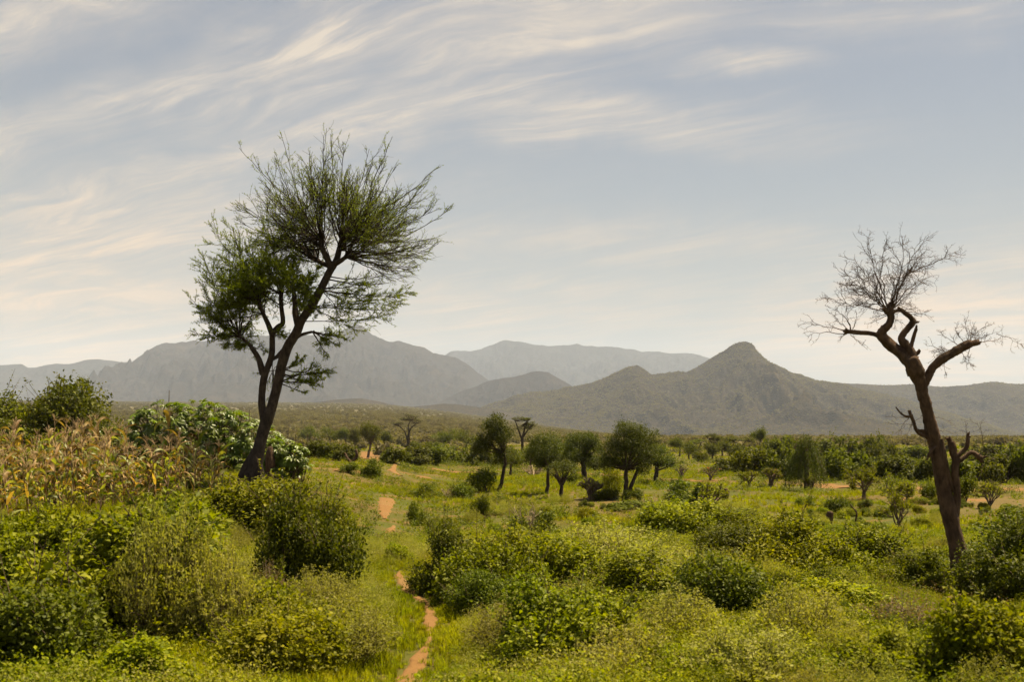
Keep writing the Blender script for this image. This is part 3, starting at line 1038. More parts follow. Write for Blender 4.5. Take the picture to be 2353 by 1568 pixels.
def acacia():
    rng = np.random.default_rng(77)
    b, s, P = px_frame(583, 1118)
    o = thing('acacia_tree', 'tall leaning acacia with forked trunk and wide feathery crown rising beside the castor oil bush', 'tree', tuple(b))
    tk = Tubes()
    main = [(574, 1132, 0, 27), (580, 1090, 0, 20), (592, 1044, 0, 15), (599, 1013, 0, 13.2), (607, 985, 0, 13.5), (614, 962, 0, 14), (624, 936, 0, 11.5), (636, 890, 0, 11), (647, 840, 0, 11), (660, 800, 0, 11),
            (680, 767, 0, 10.5), (692, 738, 0, 9.8), (715, 705, 0, 9.2), (737, 665, 0, 8.8), (752, 635, 0, 8.2), (764, 611, 0, 8.5)]
    q, r = limb(P, main, s, 60)
    tk.add(q, r, 12, True, .05, rng)
    # buttress roots and old stump wood round the foot
    for (x, dep, w) in ((552, -8, 12), (606, -10, 14), (566, -16, 11), (590, 14, 11)):
        q, r = limb(P, [(x, 1140, dep, w), (x + (580 - x) * .4, 1085, dep * .6, w * .9), (588, 1030, dep * .2, w * .5)], s, 12)
        tk.add(q, r, 8, True, .08, rng)
    part('trunk', tk.mesh('trunk', M['bark']), o)

    def one(name, pts, sides=9, n=24):
        t = Tubes()
        q, r = limb(P, pts, s, n)
        t.add(q, r, sides, True, .04, rng)
        part(name, t.mesh(name, M['bark']), o)
    one('limb', [(610, 972, 0, 11), (602, 938, 2, 8.6), (601, 912, 3, 8), (603, 888, 4, 8), (606, 868, 5, 8), (613, 846, 6, 7.2), (622, 820, 8, 7), (624, 794, 8, 6.6), (624, 764, 6, 6.2)])
    one('limb', [(603, 862, 5, 8), (599, 842, 2, 8), (593, 822, 0, 6.5), (584, 807, -4, 6), (574, 792, -10, 4), (556, 775, -20, 3)])
    one('limb', [(624, 768, 6, 7), (616, 745, 0, 6), (607, 722, -10, 5), (598, 695, -16, 3.5)])
    one('limb', [(624, 768, 6, 7), (636, 752, 12, 6.5), (647, 740, 14, 5.5), (643, 704, 16, 5), (640, 670, 20, 4)])
    one('limb', [(625, 826, 8, 4), (636, 818, 12, 5), (648, 806, 10, 5.5), (662, 795, 4, 5)])
    one('limb', [(685, 752, 2, 8), (678, 722, 6, 7.5), (676, 695, 8, 6), (672, 660, 10, 4.5)])
    one('limb', [(764, 620, 0, 8), (752, 595, -4, 7.5), (742, 572, -8, 6.5), (738, 548, -10, 5)])
    one('limb', [(764, 615, 0, 8), (773, 595, 4, 7.5), (778, 574, 6, 6.5), (784, 545, 8, 5)])
    one('limb', [(766, 610, 0, 6), (782, 602, -6, 5.5), (800, 592, -14, 4.5), (830, 585, -20, 3.5)])
    one('limb', [(757, 612, 0, 6), (735, 602, 6, 5), (705, 585, 14, 4), (675, 570, 20, 3)])
    one('limb', [(668, 785, 0, 5), (690, 770, 8, 4), (715, 762, 12, 3)])

    tw = Tubes()
    LP, LD, LS = [], [], []

    def leafy(q, dens, size):
        m = max(2, int(np.linalg.norm(q[-1] - q[0]) / s * dens))
        t = rng.random(m) ** .8
        base = np.stack([np.interp(t, np.linspace(0, 1, len(q)), q[:, c]) for c in range(3)], -1)
        d = unit(q[-1] - q[0])
        LP.append(base + rng.normal(size=(m, 3)) * .9 * s)
        LD.append(unit(rng.normal(size=(m, 3)) + d * .7))
        LS.append(rng.uniform(.7, 1.3, m) * size * s)

    def spray(org, tip, r0, bow, dens, size, k1, k2, droop=0.0, spread=.42, bare=.3):
        """one long curved branch with side shoots that run along with it and twigs on those"""
        L0 = np.linalg.norm(tip - org)
        q = curve_pts(org, tip, bow, 10, rng, .006 * L0)
        tw.add(q, [r0 * s, r0 * .5 * s, .45 * s], 5, False)
        for i in range(k1):
            t = rng.uniform(.22, .97)
            j = t * 9
            a = int(j)
            p = q[a] + (q[min(a + 1, 9)] - q[a]) * (j - a)
            d = unit(q[min(a + 1, 9)] - q[max(a - 1, 0)])
            d1 = unit(d + rng.normal(size=3) * spread + np.array([0, 0, .10 - droop]))
            L1 = L0 * rng.uniform(.16, .40) * (1.1 - .55 * t)
            up = np.array([0, 0, L1 * rng.uniform(-.02, .12)])
            q1 = curve_pts(p, p + d1 * L1, -up + rng.normal(size=3) * L1 * .06, 6, rng, L1 * .012)
            tw.add(q1, [max(.5, r0 * .35) * s, .28 * s], 4, False)
            if rng.random() > bare * .5:
                leafy(q1[2:], dens * .8, size)
            for k in range(k2):
                t2 = rng.uniform(.2, 1.0)
                j2 = t2 * 5
                a2 = min(int(j2), 4)
                p2 = q1[a2] + (q1[a2 + 1] - q1[a2]) * (j2 - a2)
                dd = unit(q1[a2 + 1] - q1[a2])
                d2 = unit(dd + rng.normal(size=3) * .45 + np.array([0, 0, .12 - droop]))
                L2 = L1 * rng.uniform(.3, .75)
                q2 = curve_pts(p2, p2 + d2 * L2, rng.normal(size=3) * L2 * .08, 4)
                tw.add(q2, [.36 * s, .2 * s], 3, False)
                if rng.random() > bare:
                    leafy(q2, dens, size)

    def fan(origins, tips, r0, dens, size, k1, k2, bowup, droop=0.0, bare=.3, jit=10, depth=1.0, spread=.42):
        for (tx, ty, td) in tips:
            ow = min(origins, key=lambda a: abs(a[0] - tx) * .6 + abs(a[1] - ty) * .4 + rng.uniform(0, 45))
            org = P(ow[0] + rng.normal() * 2, ow[1] + rng.normal() * 2, ow[2])
            tx, ty = ow[0] + (tx - ow[0]) * .94, ow[1] + (ty - ow[1]) * .95
            tip = P(tx + rng.normal() * jit, ty + rng.normal() * jit, td * depth)
            L0 = np.linalg.norm(tip - org)
            side = (tip - org) * np.array([1, 1, 0])
            # leave sideways, then turn up
            bow = side * .10 + np.array([0, 0, -bowup * L0])
            spray(org, tip, r0 * rng.uniform(.75, 1.2), bow, dens, size, k1, k2, droop, spread, bare)

    # upper crown: tips all over a wide dome
    up = []
    outline = [(527, 467), (547, 455), (602, 427), (600, 372), (640, 372), (690, 352), (725, 345), (752, 318), (790, 340), (840, 340), (885, 345), (930, 385), (985, 405), (985, 445), (1015, 492), (1000, 540), (960, 575), (930, 610)]
    for (x, y) in outline:
        up.append((x, y, rng.normal() * 40))
    for i in range(128):
        a = -.12 + 3.34 * ((i * .618034) % 1.0)
        rr = rng.uniform(.62, .97)
        dep = rng.uniform(-190, 190)
        f = math.sqrt(max(.15, 1 - (dep / 230) ** 2))
        x = 772 + math.cos(a) * 235 * rr * f
        y = 560 - math.sin(a) * (215 if a < 1.9 else 190) * rr * f
        if x < 600 and y < 420:
            x += 40
        up.append((x, y, dep))
    fan([(742, 572, -8), (738, 552, -10), (778, 574, 6), (782, 550, 8), (764, 606, 0), (764, 600, 20), (764, 600, -20), (795, 594, -14), (728, 598, 10)], up, 1.8, .48, 2.6, 12, 4, .06, .05, .40)
    # the long straggling shoots
    for (x, y, ox, oy) in ((547, 337, 690, 480), (650, 325, 690, 470), (752, 296, 765, 450), (901, 312, 850, 430), (1000, 392, 900, 470), (1036, 473, 930, 545), (1006, 555, 900, 600), (535, 500, 650, 555)):
        spray(P(ox, oy, rng.normal() * 15), P(x, y, rng.normal() * 20), 1.4, P(583, 1118 + 6), .7, 3.2, 6, 2, 0, .25, .2)
    # bare drooping sprays low on the right of the upper crown
    low = [(965, 600, 30), (950, 620, -40), (925, 645, 60), (905, 655, -60), (880, 640, 100), (860, 622, -110), (940, 590, 110), (985, 570, -90)]
    fan([(766, 612, 0), (755, 640, 0), (800, 592, -14)], low, 1.6, .35, 2.8, 10, 4, .10, .05, .6)
    # dense lower left crown
    lft = [(650, 555, 0), (700, 575, -20), (620, 545, 40), (670, 600, 50), (590, 560, -60), (730, 610, 0), (640, 540, -20), (600, 535, 30), (680, 590, -30), (560, 545, -20), (700, 620, 30), (520, 560, 10), (490, 600, 70), (475, 640, -80), (480, 700, 80), (463, 525, 20), (470, 575, -40), (462, 640, 60), (452, 690, -30), (458, 752, 40), (480, 770, -60), (520, 795, 30), (545, 808, -20), (505, 545, 90), (545, 530, -70), (590, 520, 40), (630, 545, -90), (680, 560, 60), (720, 600, 100), (735, 640, -80), (700, 640, -130)]
    for i in range(68):
        a = rng.uniform(0.05, 3.35)
        rr = rng.uniform(.5, .97)
        dep = rng.uniform(-160, 160)
        f = math.sqrt(max(.15, 1 - (dep / 190) ** 2))
        lft.append((612 + math.cos(a) * 145 * rr * f, 715 - math.sin(a) * 160 * rr * f, dep))
    fan([(598, 695, -16), (607, 722, -10), (643, 704, 16), (640, 670, 20), (672, 660, 10), (676, 695, 8), (574, 792, -10), (556, 775, -20)], lft, 1.5, 1.15, 2.9, 12, 6, .05, .07, .10, 10, 1.0, .5)
    ll = [(455, 748, 0), (470, 772, 40), (500, 785, -50), (530, 800, 30), (560, 805, -70), (600, 790, 70), (490, 735, -90), (540, 760, 90), (640, 780, 80), (665, 770, -60)]
    fan([(574, 792, -10), (556, 775, -20), (607, 722, -10), (624, 764, 6)], ll, 1.5, 1.0, 2.8, 12, 6, .05, .06, .06, 10, 1.0, .5)
    # sprays to the right of the trunk
    rt = [(943, 668, 10), (928, 690, -40), (900, 705, 60), (880, 722, -70), (860, 738, 20), (832, 745, 90), (800, 760, -60), (796, 798, 10), (770, 806, -40), (745, 800, 60), (780, 780, 100), (810, 730, -100), (850, 690, 120), (880, 660, -120), (830, 660, 40), (790, 690, 70), (760, 720, -90), (780, 650, 110)]
    fan([(690, 740, 0), (715, 762, 12), (715, 705, 0), (671, 779, 0), (737, 665, 0)], rt, 1.6, .95, 3.0, 12, 5, .04, .06, .14)
    # small leafy tuft low on the right, and hanging shoots between the stems
    tf = [(763, 845, 0), (750, 866, 20), (735, 880, -20), (720, 888, 20), (700, 892, -10), (740, 830, 30), (715, 820, -30), (690, 818, 20), (690, 870, 40), (755, 855, -40)]
    fan([(645, 866, -6), (643, 878, -4), (648, 852, -4)], tf, 1.7, 1.2, 3.6, 8, 4, .05, 0, .1, 5)
    hg = [(625, 935, 12), (620, 910, 14), (632, 900, 10), (640, 830, 14), (592, 905, 12), (590, 860, 14)]
    fan([(622, 835, 10), (628, 850, 12)], hg, .9, .9, 3.0, 5, 2, 0, .3, .1, 4)
    part('twigs', tw.mesh('twigs', M['twig']), o, 'stuff')
    LPc, LDc, LSc = np.concatenate(LP), np.concatenate(LD), np.concatenate(LS)
    N = unit(rng.normal(size=LPc.shape) * .6 + np.array([0, 0, .7]))
    part('crown', leaves_mesh('crown', LPc, LDc, N, LSc, LSc * .5, rng.beta(2, 2, len(LPc)), M['acacia']), o, 'stuff')
    print('acacia leaves', len(LPc), 'twig verts', tw.n)
    return o


acacia()


# ------------------------------------------------------------------ the dead, lopped tree
def dead_tree():
    rng = np.random.default_rng(12)
    b, s, P = px_frame(2212, 1362)
    o = thing('dead_tree', 'bare dead tree with lopped stubs and wiry twigs standing at the right', 'tree', tuple(b))

    def one(name, pts, sides=10, n=30, par=o, knob=0):
        t = Tubes()
        q, r = limb(P, pts, s, n)
        q = q + rng.normal(size=q.shape) * (r[:, None] * .03)
        t.add(q, r * (.84 if name != 'trunk' else .96) * (1 + .16 * (fbm(np.arange(len(r)) * .33, np.full(len(r), float(len(r)) + pts[0][0]), 5, 3) - .5)), sides, True, .10, rng)
        if knob:
            # splintered end: a few jagged fingers
            e, rr = q[-1], r[-1]
            d = unit(q[-1] - q[-3])
            for k in range(knob):
                dd = unit(d + rng.normal(size=3) * .55)
                t.add([e - d * rr * .6, e + dd * rr * rng.uniform(.6, 1.2), e + dd * rr * rng.uniform(1.3, 2.4)], [rr * .62, rr * .5, rr * .22], 6, True, .12, rng)
        return part(name, t.mesh(name, M['deadbark']), par)
    trunk = [(2217, 1385, 0, 28), (2213, 1340, 0, 25), (2205, 1290, 0, 21.5), (2191, 1225, 0, 18.5), (2183, 1190, 0, 17.5), (2172, 1140, 0, 17), (2162, 1093, 0, 16), (2155, 1055, 0, 15.5), (2148, 1020, 0, 15), (2140, 985, 0, 15),
             (2133, 955, 0, 13.5), (2127, 930, 0, 13), (2120, 905, 0, 13), (2113, 878, 0, 15), (2103, 852, 0, 20), (2092, 825, 0, 17)]
    one('trunk', trunk, 14, 80)
    L1 = one('limb', [(2106, 860, 0, 15), (2088, 834, 2, 16), (2070, 813, 4, 15), (2050, 799, 4, 14), (2030, 779, 2, 13), (2022, 768, 0, 11.5), (2030, 756, -2, 11), (2041, 746, -3, 10), (2045, 731, -3, 8.5), (2042, 719, -3, 9.5), (2046, 708, -3, 7)], 10, 40, knob=4)
    one('stub', [(2044, 716, -3, 6), (2049, 706, -4, 4.5), (2049, 692, -5, 4)], 7, 10, knob=2)
    one('stub', [(2040, 720, -4, 7), (2033, 716, -6, 6), (2027, 712, -8, 4)], 7, 8, knob=2)
    one('stub', [(2046, 722, -4, 6), (2055, 717, -2, 5), (2064, 715, 0, 4)], 7, 8, knob=3)
    L2 = one('limb', [(2026, 776, 0, 8), (2008, 768, 0, 7), (1985, 765, 2, 7), (1960, 763, 4, 7.2), (1947, 761, 5, 6)], 8, 20, knob=4)
    L3 = one('limb', [(2108, 858, 3, 15), (2102, 834, 5, 15), (2095, 810, 6, 14), (2084, 792, 6, 12), (2075, 779, 6, 9.5), (2081, 764, 5, 8.5), (2094, 749, 4, 8.5), (2100, 739, 3, 8), (2096, 732, 2, 6.5), (2088, 725, 1, 6.5), (2069, 712, -2, 5)], 9, 44, knob=3)
    one('stub', [(2097, 745, 3, 5), (2104, 742, 3, 4), (2111, 740, 3, 2.6)], 6, 8, knob=2)
    one('stub', [(2096, 796, 7, 6), (2102, 776, 9, 5.5), (2109, 755, 11, 5)], 8, 12, knob=4)
    one('stub', [(2103, 815, 5, 7), (2110, 811, 4, 6), (2114, 805, 3, 4)], 7, 8, knob=1)
    L4 = one('limb', [(2118, 892, 0, 12), (2132, 868, -2, 10.5), (2143, 846, -4, 10.5), (2163, 827, -6, 11), (2186, 813, -8, 11.5), (2208, 800, -10, 11.5), (2227, 790, -12, 10)], 10, 36, knob=5)
    L5 = one('limb', [(2146, 1022, 2, 9), (2131, 1005, 0, 6.5), (2118, 1000, -2, 6), (2108, 994, -4, 5.5), (2101, 982, -5, 5), (2097, 967, -5, 5), (2091, 955, -5, 5.5)], 8, 24, knob=5)
    one('stub', [(2092, 956, -5, 5), (2086, 958, -6, 4.5), (2076, 957, -8, 3.5), (2066, 950, -9, 3), (2056, 939, -10, 2.2)], 6, 14, knob=2)
    one('stub', [(2128, 998, 0, 4), (2120, 992, -3, 5), (2112, 990, -5, 4)], 6, 8, knob=3)
    L6 = one('limb', [(2192, 1205, -4, 9), (2196, 1150, -6, 8.5), (2193, 1115, -9, 9), (2190, 1090, -10, 8.5), (2191, 1060, -10, 8.5), (2186, 1040, -10, 9), (2180, 1016, -10, 8)], 9, 30, knob=4)
    L7 = one('limb', [(2192, 1052, -10, 7), (2204, 1040, -12, 6), (2216, 1027, -12, 6), (2219, 1003, -12, 5)], 8, 16, knob=3)
    L8 = one('limb', [(2193, 1064, -10, 7), (2208, 1055, -8, 6), (2222, 1044, -6, 5.5), (2234, 1041, -6, 5), (2250, 1054, -6, 7)], 8, 18, knob=5)
    one('stub', [(2150, 1026, -8, 6), (2136, 1034, -14, 5), (2126, 1050, -18, 4)], 7, 10, knob=3)
    one('burl', [(2160, 1010, -10, 5), (2163, 1040, -13, 9), (2170, 1080, -14, 8), (2184, 1130, -14, 6)], 8, 16)

    def twigs(par, specs, k1, k2, curl=.27, len1=(.25, .6), k3=2):
        tb = Tubes()

        def rec(p, d, L, r, lev):
            n = 6
            pts = [p]
            dd = d.copy()
            for i in range(n):
                dd = unit(dd + rng.normal(size=3) * curl)
                pts.append(pts[-1] + dd * L / n)
            pts = np.array(pts)
            tb.add(pts, [r * s, max(.2, r * .45) * s], 4 if r > .8 else 3, False)
            if lev <= 0:
                return
            for i in range([0, k3, k2][lev]):
                t = rng.integers(1, n + 1)
                rec(pts[t], unit(unit(pts[t] - pts[t - 1]) + rng.normal(size=3) * .6), L * rng.uniform(.22, .5), r * .55, lev - 1)
        for (ox, oy, od, tx, ty, td, r) in specs:
            p0, p1 = P(ox, oy, od), P(ox + (tx - ox) * .88, oy + (ty - oy) * .9, td)
            L0 = np.linalg.norm(p1 - p0)
            q = curve_pts(p0, p1, rng.normal(size=3) * L0 * .16 + np.array([0, 0, L0 * .05]), 10, rng, L0 * .018)
            r = r * .62
            tb.add(q, [r * s * 1.3, r * .7 * s, .28 * s], 5, False)
            for i in range(k1):
                j = rng.integers(2, 10)
                d = unit(q[j] - q[j - 1])
                rec(q[j], unit(d + rng.normal(size=3) * .55), L0 * rng.uniform(*len1) * (1.15 - j * .07), max(.42, r * .55), 2)
        part('twigs', tb.mesh('twigs', M['deadtwig']), par, 'stuff')
    top = []
    K = (2042, 716, -3)
    for (x, y) in ((1995, 545), (2022, 548), (2065, 552), (2090, 560), (2132, 575), (1950, 585), (1918, 620), (1900, 655), (1880, 680), (2130, 640), (2120, 690), (1935, 640), (1960, 690), (2060, 600), (2010, 590), (2100, 610)):
        top.append((*K, x, y, rng.normal() * 55, 2.0))
    for i in range(4):
        a = rng.uniform(.1, 3.0)
        top.append((*K, 2035 + math.cos(a) * 105, 700 - math.sin(a) * 120, rng.uniform(-90, 90), 1.6))
    top.append((2088, 626, 0, 2207, 574, -10, 1.8))
    top.append((2044, 700, -3, 2090, 624, -4, 2.2))
    twigs(L1, top, 13, 4)
    twigs(L2, [(1948, 762, 5, 1846, 742, 0, 1.8), (1948, 766, 5, 1856, 766, 20, 1.5), (1955, 758, 5, 1910, 700, 20, 1.5), (1957, 757, 5, 1938, 702, -20, 1.5), (1950, 766, 5, 1930, 790, 10, 1.2), (1955, 770, 5, 1994, 809, -10, 1.2),
               (1960, 760, 5, 1980, 712, 30, 1.2), (1950, 760, 0, 1890, 722, -40, 1.4)], 6, 3)
    twigs(L3, [(2070, 713, 0, 2130, 715, 10, 1.3), (2080, 718, 0, 2140, 740, -20, 1.2), (2090, 725, 0, 2150, 712, 20, 1.2), (2070, 712, 0, 2065, 760, 30, 1.0), (2060, 718, 0, 2110, 690, 30, 1.1), (2040, 725, 0, 2000, 745, 30, 1.2), (2040, 730, 0, 2075, 755, -30, 1.0), (2036, 722, 0, 1985, 735, -20, 1.3)], 6, 2)
    twigs(L4, [(2222, 793, -12, 2218, 726, 0, 1.5), (2224, 792, -12, 2275, 740, -20, 1.5), (2226, 792, -12, 2300, 760, 10, 1.5), (2290, 768, 0, 2352, 800, -10, 1.1), (2226, 795, -12, 2300, 780, -20, 1.5), (2222, 800, -12, 2240, 850, 10, 1.1), (2210, 800, -10, 2160, 760, 10, 1.3), (2200, 805, -9, 2150, 800, -20, 1.2),
               (2190, 812, -8, 2140, 830, 10, 1.2), (2180, 818, -8, 2130, 790, 20, 1.2), (2215, 796, -8, 2200, 745, 20, 1.3), (2205, 806, -8, 2215, 855, -20, 1.1), (2170, 826, -6, 2150, 800, -30, 1.0), (2175, 822, -6, 2185, 865, 20, 1.0), (2226, 790, -10, 2255, 730, 20, 1.3), (2160, 835, -5, 2130, 860, 10, .9)], 10, 3)
    twigs(L5, [(2086, 960, -6, 2024, 958, -10, 1.2), (2088, 960, -6, 2060, 1005, 0, 1.0), (2095, 965, -5, 2082, 1010, 10, .9), (2098, 970, -5, 2125, 955, 10, .9), (2100, 975, -5, 2045, 975, 15, .9)], 4, 2)
    twigs(L8, [(2250, 1052, -6, 2225, 955, 0, 1.1), (2252, 1052, -6, 2270, 985, 10, 1.1), (2252, 1054, -6, 2292, 1005, -10, 1.1), (2252, 1056, -6, 2288, 1060, 10, 1.0), (2219, 1003, -12, 2215, 965, -5, .9)], 6, 2)
    twigs(L6, [(2150, 960, 8, 2200, 975, 20, .8), (2150, 990, 8, 2210, 1000, 30, .7)], 4, 1)
    return o


dead_tree()


# ------------------------------------------------------------------ castor oil bushes
def castor_leaf_mesh(var):
    rng = np.random.default_rng(900 + var)
    nl = 8
    V = [[0, 0, 0.03]]
    order = []
    angs = np.radians(np.linspace(-150, 150, nl)) + rng.normal(size=nl) * .05
    lens = np.array([.34, .44, .52, .56, .56, .52, .44, .34]) * rng.uniform(.9, 1.1, nl)
    for i, (a, l) in enumerate(zip(angs, lens)):
        dx, dy = math.sin(a), math.cos(a)
        sx, sy = dy, -dx
        droop = -.16 * (l / .5) - rng.uniform(0, .08)
        w = l * .20
        mid = l * .58
        idx = len(V)
        V.append([dx * mid - sx * w, dy * mid - sy * w, droop * .35 + .02])
        V.append([dx * l, dy * l, droop])
        V.append([dx * mid + sx * w, dy * mid + sy * w, droop * .35 + .02])
        V.append([dx * mid, dy * mid, droop * .35 - .025])
        order.append(idx)
    tri = []
    notch = []
    for i in range(nl - 1):
        a = (angs[i] + angs[i + 1]) / 2
        notch.append(len(V))
        V.append([math.sin(a) * .17, math.cos(a) * .17, 0.015])
    for i, k in enumerate(order):
        tri += [(k + 3, k + 1, k), (k + 3, k + 2, k + 1), (0, k + 3, k), (0, k + 2, k + 3)]
        if i < nl - 1:
            tri.append((0, notch[i], k + 2))
            tri.append((0, order[i + 1], notch[i]))
    return mesh_arrays('castor_leaf', np.array(V), np.array(tri), M['castor'], tone=np.full(len(V), rng.random()))


CASTOR = [castor_leaf_mesh(i) for i in range(5)]


def castor_bush(px, py, lobes_px, nleaf, nstuff, leafpx, seed, label):
    rng = np.random.default_rng(seed)
    b, s, P = px_frame(px, py)
    o = thing('castor_bush', label, 'bush', tuple(b))
    lobes = []
    for (cx, cyy, rx, ry, dep) in lobes_px:
        c = P(cx, cyy, dep)
        lobes.append((*c, rx * s, rx * .9 * s, ry * s))
    lobes = np.array(lobes)
    wt = lobes[:, 3] * lobes[:, 5]
    wt /= wt.sum()
    st = Tubes()

    def place(n, shell0, shell1, face):
        out = []
        guard = 0
        while len(out) < n and guard < n * 40:
            guard += 1
            k = rng.choice(len(lobes), p=wt)
            d = rand_dirs(rng, 1)[0]
            if face and (d[1] > .35 or d[2] < -.45):
                continue
            p = lobes[k, :3] + d * lobes[k, 3:6] * rng.uniform(shell0, shell1)
            if p[2] < .15:
                continue
            if face:
                q = (p - lobes[:, :3]) / lobes[:, 3:6]
                if (np.delete(np.linalg.norm(q, axis=1), k) < .82).any():
                    continue
            nrm = unit(np.array([d[0] * .45, d[1] * .5, .75 + max(0, d[2]) * .4]) + rng.normal(size=3) * .36)
            out.append((p, nrm, d))
        return out
    for p, nrm, d in place(nleaf, .93, 1.05, True):
        q = Vector(nrm).to_track_quat('Z', 'Y')
        m3 = q.to_matrix() @ Matrix.Rotation(rng.uniform(0, 6.28), 3, 'Z')
        part('leaf', CASTOR[rng.integers(5)], o, loc=tuple(p), rot=m3.to_euler(), sc=(leafpx * s * rng.uniform(.62, 1.12),) * 3)
        st.add([p, p - nrm * leafpx * s * .25 - d * leafpx * s * .45, p - d * leafpx * s * .9 - np.array([0, 0, leafpx * s * .6])], [.45 * s, .6 * s], 4, False)
    # the mass of leaves behind, joined
    base = [np.array([v.co[:] for v in c.vertices]) for c in CASTOR]
    tris = [np.array([f.vertices[:] for f in c.polygons]) for c in CASTOR]
    Vs, Fs, Ts, n = [], [], [], 0
    for p, nrm, d in place(nstuff, .45, 1.0, False):
        m3 = np.array(Vector(nrm).to_track_quat('Z', 'Y').to_matrix() @ Matrix.Rotation(rng.uniform(0, 6.28), 3, 'Z'))
        k = rng.integers(5)
        v = base[k] @ m3.T * (leafpx * s * rng.uniform(.5, 1.0)) + p
        Vs.append(v)
        Fs.append(tris[k] + n)
        Ts.append(np.full(len(v), rng.random()))
        n += len(v)
    part('foliage', mesh_arrays('castor_foliage', np.concatenate(Vs), np.concatenate(Fs), M['castor'], tone=np.concatenate(Ts)), o, 'stuff')
    for i in range(26):
        l = lobes[rng.integers(len(lobes))]
        st.add(curve_pts([l[0] + rng.normal() * .2, l[1] + rng.normal() * .2, -.1], l[:3] + rng.normal(size=3) * l[3:6] * .35, rng.normal(size=3) * .15, 6), [2.2 * s, 1.0 * s], 5, False)
    # seed spikes poking out of the top
    for i in range(7):
        l = lobes[rng.integers(len(lobes))]
        p = l[:3] + np.array([rng.normal() * l[3] * .4, 0, l[5] * .95])
        st.add([p, p + np.array([.02, 0, leafpx * s * .9])], [1.0 * s, .7 * s], 5, False)
    part('stems', st.mesh('stems', M['stem']), o, 'stuff')
    return o


castor_bush(455, 1086, [(385, 1004, 88, 82, 0), (452, 996, 92, 76, 10), (522, 1014, 84, 70, 0), (580, 1030, 74, 62, -5), (360, 1060, 66, 60, -25), (440, 1070, 90, 65, -40), (530, 1085, 75, 50, -40), (335, 985, 40, 40, 10)],
            300, 900, 32, 31, 'broad domed castor oil bush with pale shining star leaves left of the tall acacia')
castor_bush(648, 1112, [(645, 1050, 48, 42, 20), (678, 1060, 38, 38, 0), (640, 1085, 45, 35, 10)],
            90, 160, 29, 32, 'low castor oil bush sticking out to the right from behind the acacia trunk')
castor_bush(248, 1062, [(240, 1010, 36, 30, 0), (268, 1015, 26, 26, -8), (245, 1038, 36, 28, 0)],
            48, 90, 26, 33, 'small castor oil plant between the dark round bush and the big castor oil bush')


# ------------------------------------------------------------------ maize
def maize_parts(seed):
    """list of (name, mesh) for one plant, 2.1 m tall"""
    rng = np.random.default_rng(seed)
    res = []
    H = rng.uniform(1.75, 2.2)
    lean = rng.normal(size=2) * .12
    st = Tubes()
    q = curve_pts([0, 0, -.05], [lean[0], lean[1], H], [rng.normal() * .05, rng.normal() * .05, 0], 9)
    st.add(q, [.020, .015, .007], 6)
    res.append(('stalk', st.mesh('maize_stalk', M['stalk'])))
    ts = Tubes()
    for k in range(9):
        d = unit(np.array([rng.normal() * .7, rng.normal() * .7, 1.1]))
        ts.add(curve_pts(q[-1], q[-1] + d * rng.uniform(.18, .36), [0, 0, .05], 4), [.008, .005], 4)
    res.append(('tassel', ts.mesh('maize_tassel', M['stalk'])))
    nl = 10
    for i in range(nl):
        t = .18 + .75 * i / nl + rng.normal() * .02
        p = np.array([np.interp(t, np.linspace(0, 1, 9), q[:, c]) for c in range(3)])
        a = (i % 2) * math.pi + rng.normal() * .9
        L = rng.uniform(.5, .95)
        rise = rng.uniform(.35, 1.3)
        w = rng.uniform(.075, .15)
        n = 8
        V, prev = [], None
        pos = p.copy()
        ang = math.atan2(rise, .7) + .3
        bend = rng.uniform(.04, .45)
        tw = rng.normal() * .4
        for k in range(n + 1):
            f = k / n
            wd = w * (math.sin(min(1, f * 2.2 + .25) * math.pi / 2)) * (1 - f ** 3) + .002
            hd = np.array([math.cos(a), math.sin(a), 0])
            sd = np.array([-math.sin(a), math.cos(a), 0]) * math.cos(tw * k) + np.array([0, 0, 1]) * math.sin(tw * k)
            V += [pos - sd * wd / 2 + np.array([0, 0, .2 * wd]), pos + 0, pos + sd * wd / 2 + np.array([0, 0, .2 * wd])]
            pos = pos + (hd * math.cos(ang) + np.array([0, 0, math.sin(ang)])) * L / n
            ang -= bend * (1 + f)
            ang = max(ang, -1.45)
        Fq = []
        for k in range(n):
            b0 = k * 3
            Fq += [(b0, b0 + 1, b0 + 4, b0 + 3), (b0 + 1, b0 + 2, b0 + 5, b0 + 4)]
        dry = rng.random() < (.75 if i < 5 else .42)
        res.append(('leaf', mesh_arrays('maize_leaf', np.array(V), np.array(Fq), M['maize_dry' if dry else 'maize_green'], tone=np.full(len(V), rng.random()) + rng.normal(size=len(V)) * .1)))
    if rng.random() < .7:
        c = Tubes()
        p = q[4]
        d = unit(np.array([rng.normal(), rng.normal(), 1.6]))
        c.add([p, p + d * .08, p + d * .18, p + d * .26], [.02, .032, .028, .01], 7)
        res.append(('cob', c.mesh('maize_cob', M['stalk'])))
    return res


M['stalk'] = bark_mat('dry_maize_stalk', (0.20, 0.125, 0.06), (0.38, 0.27, 0.14), 12.0, 0.2)
MAIZE = [maize_parts(500 + i) for i in range(6)]
PLACED = []


def maize_plant(p, var, rz, sc, label, group=None):
    o = thing('maize_plant', label, 'maize plant', tuple(p), rz, (sc, sc, sc * random.Random(int(p[0] * 1000)).uniform(.9, 1.1)), group)
    for nm, me in MAIZE[var]:
        part(nm, me, o)
    return o


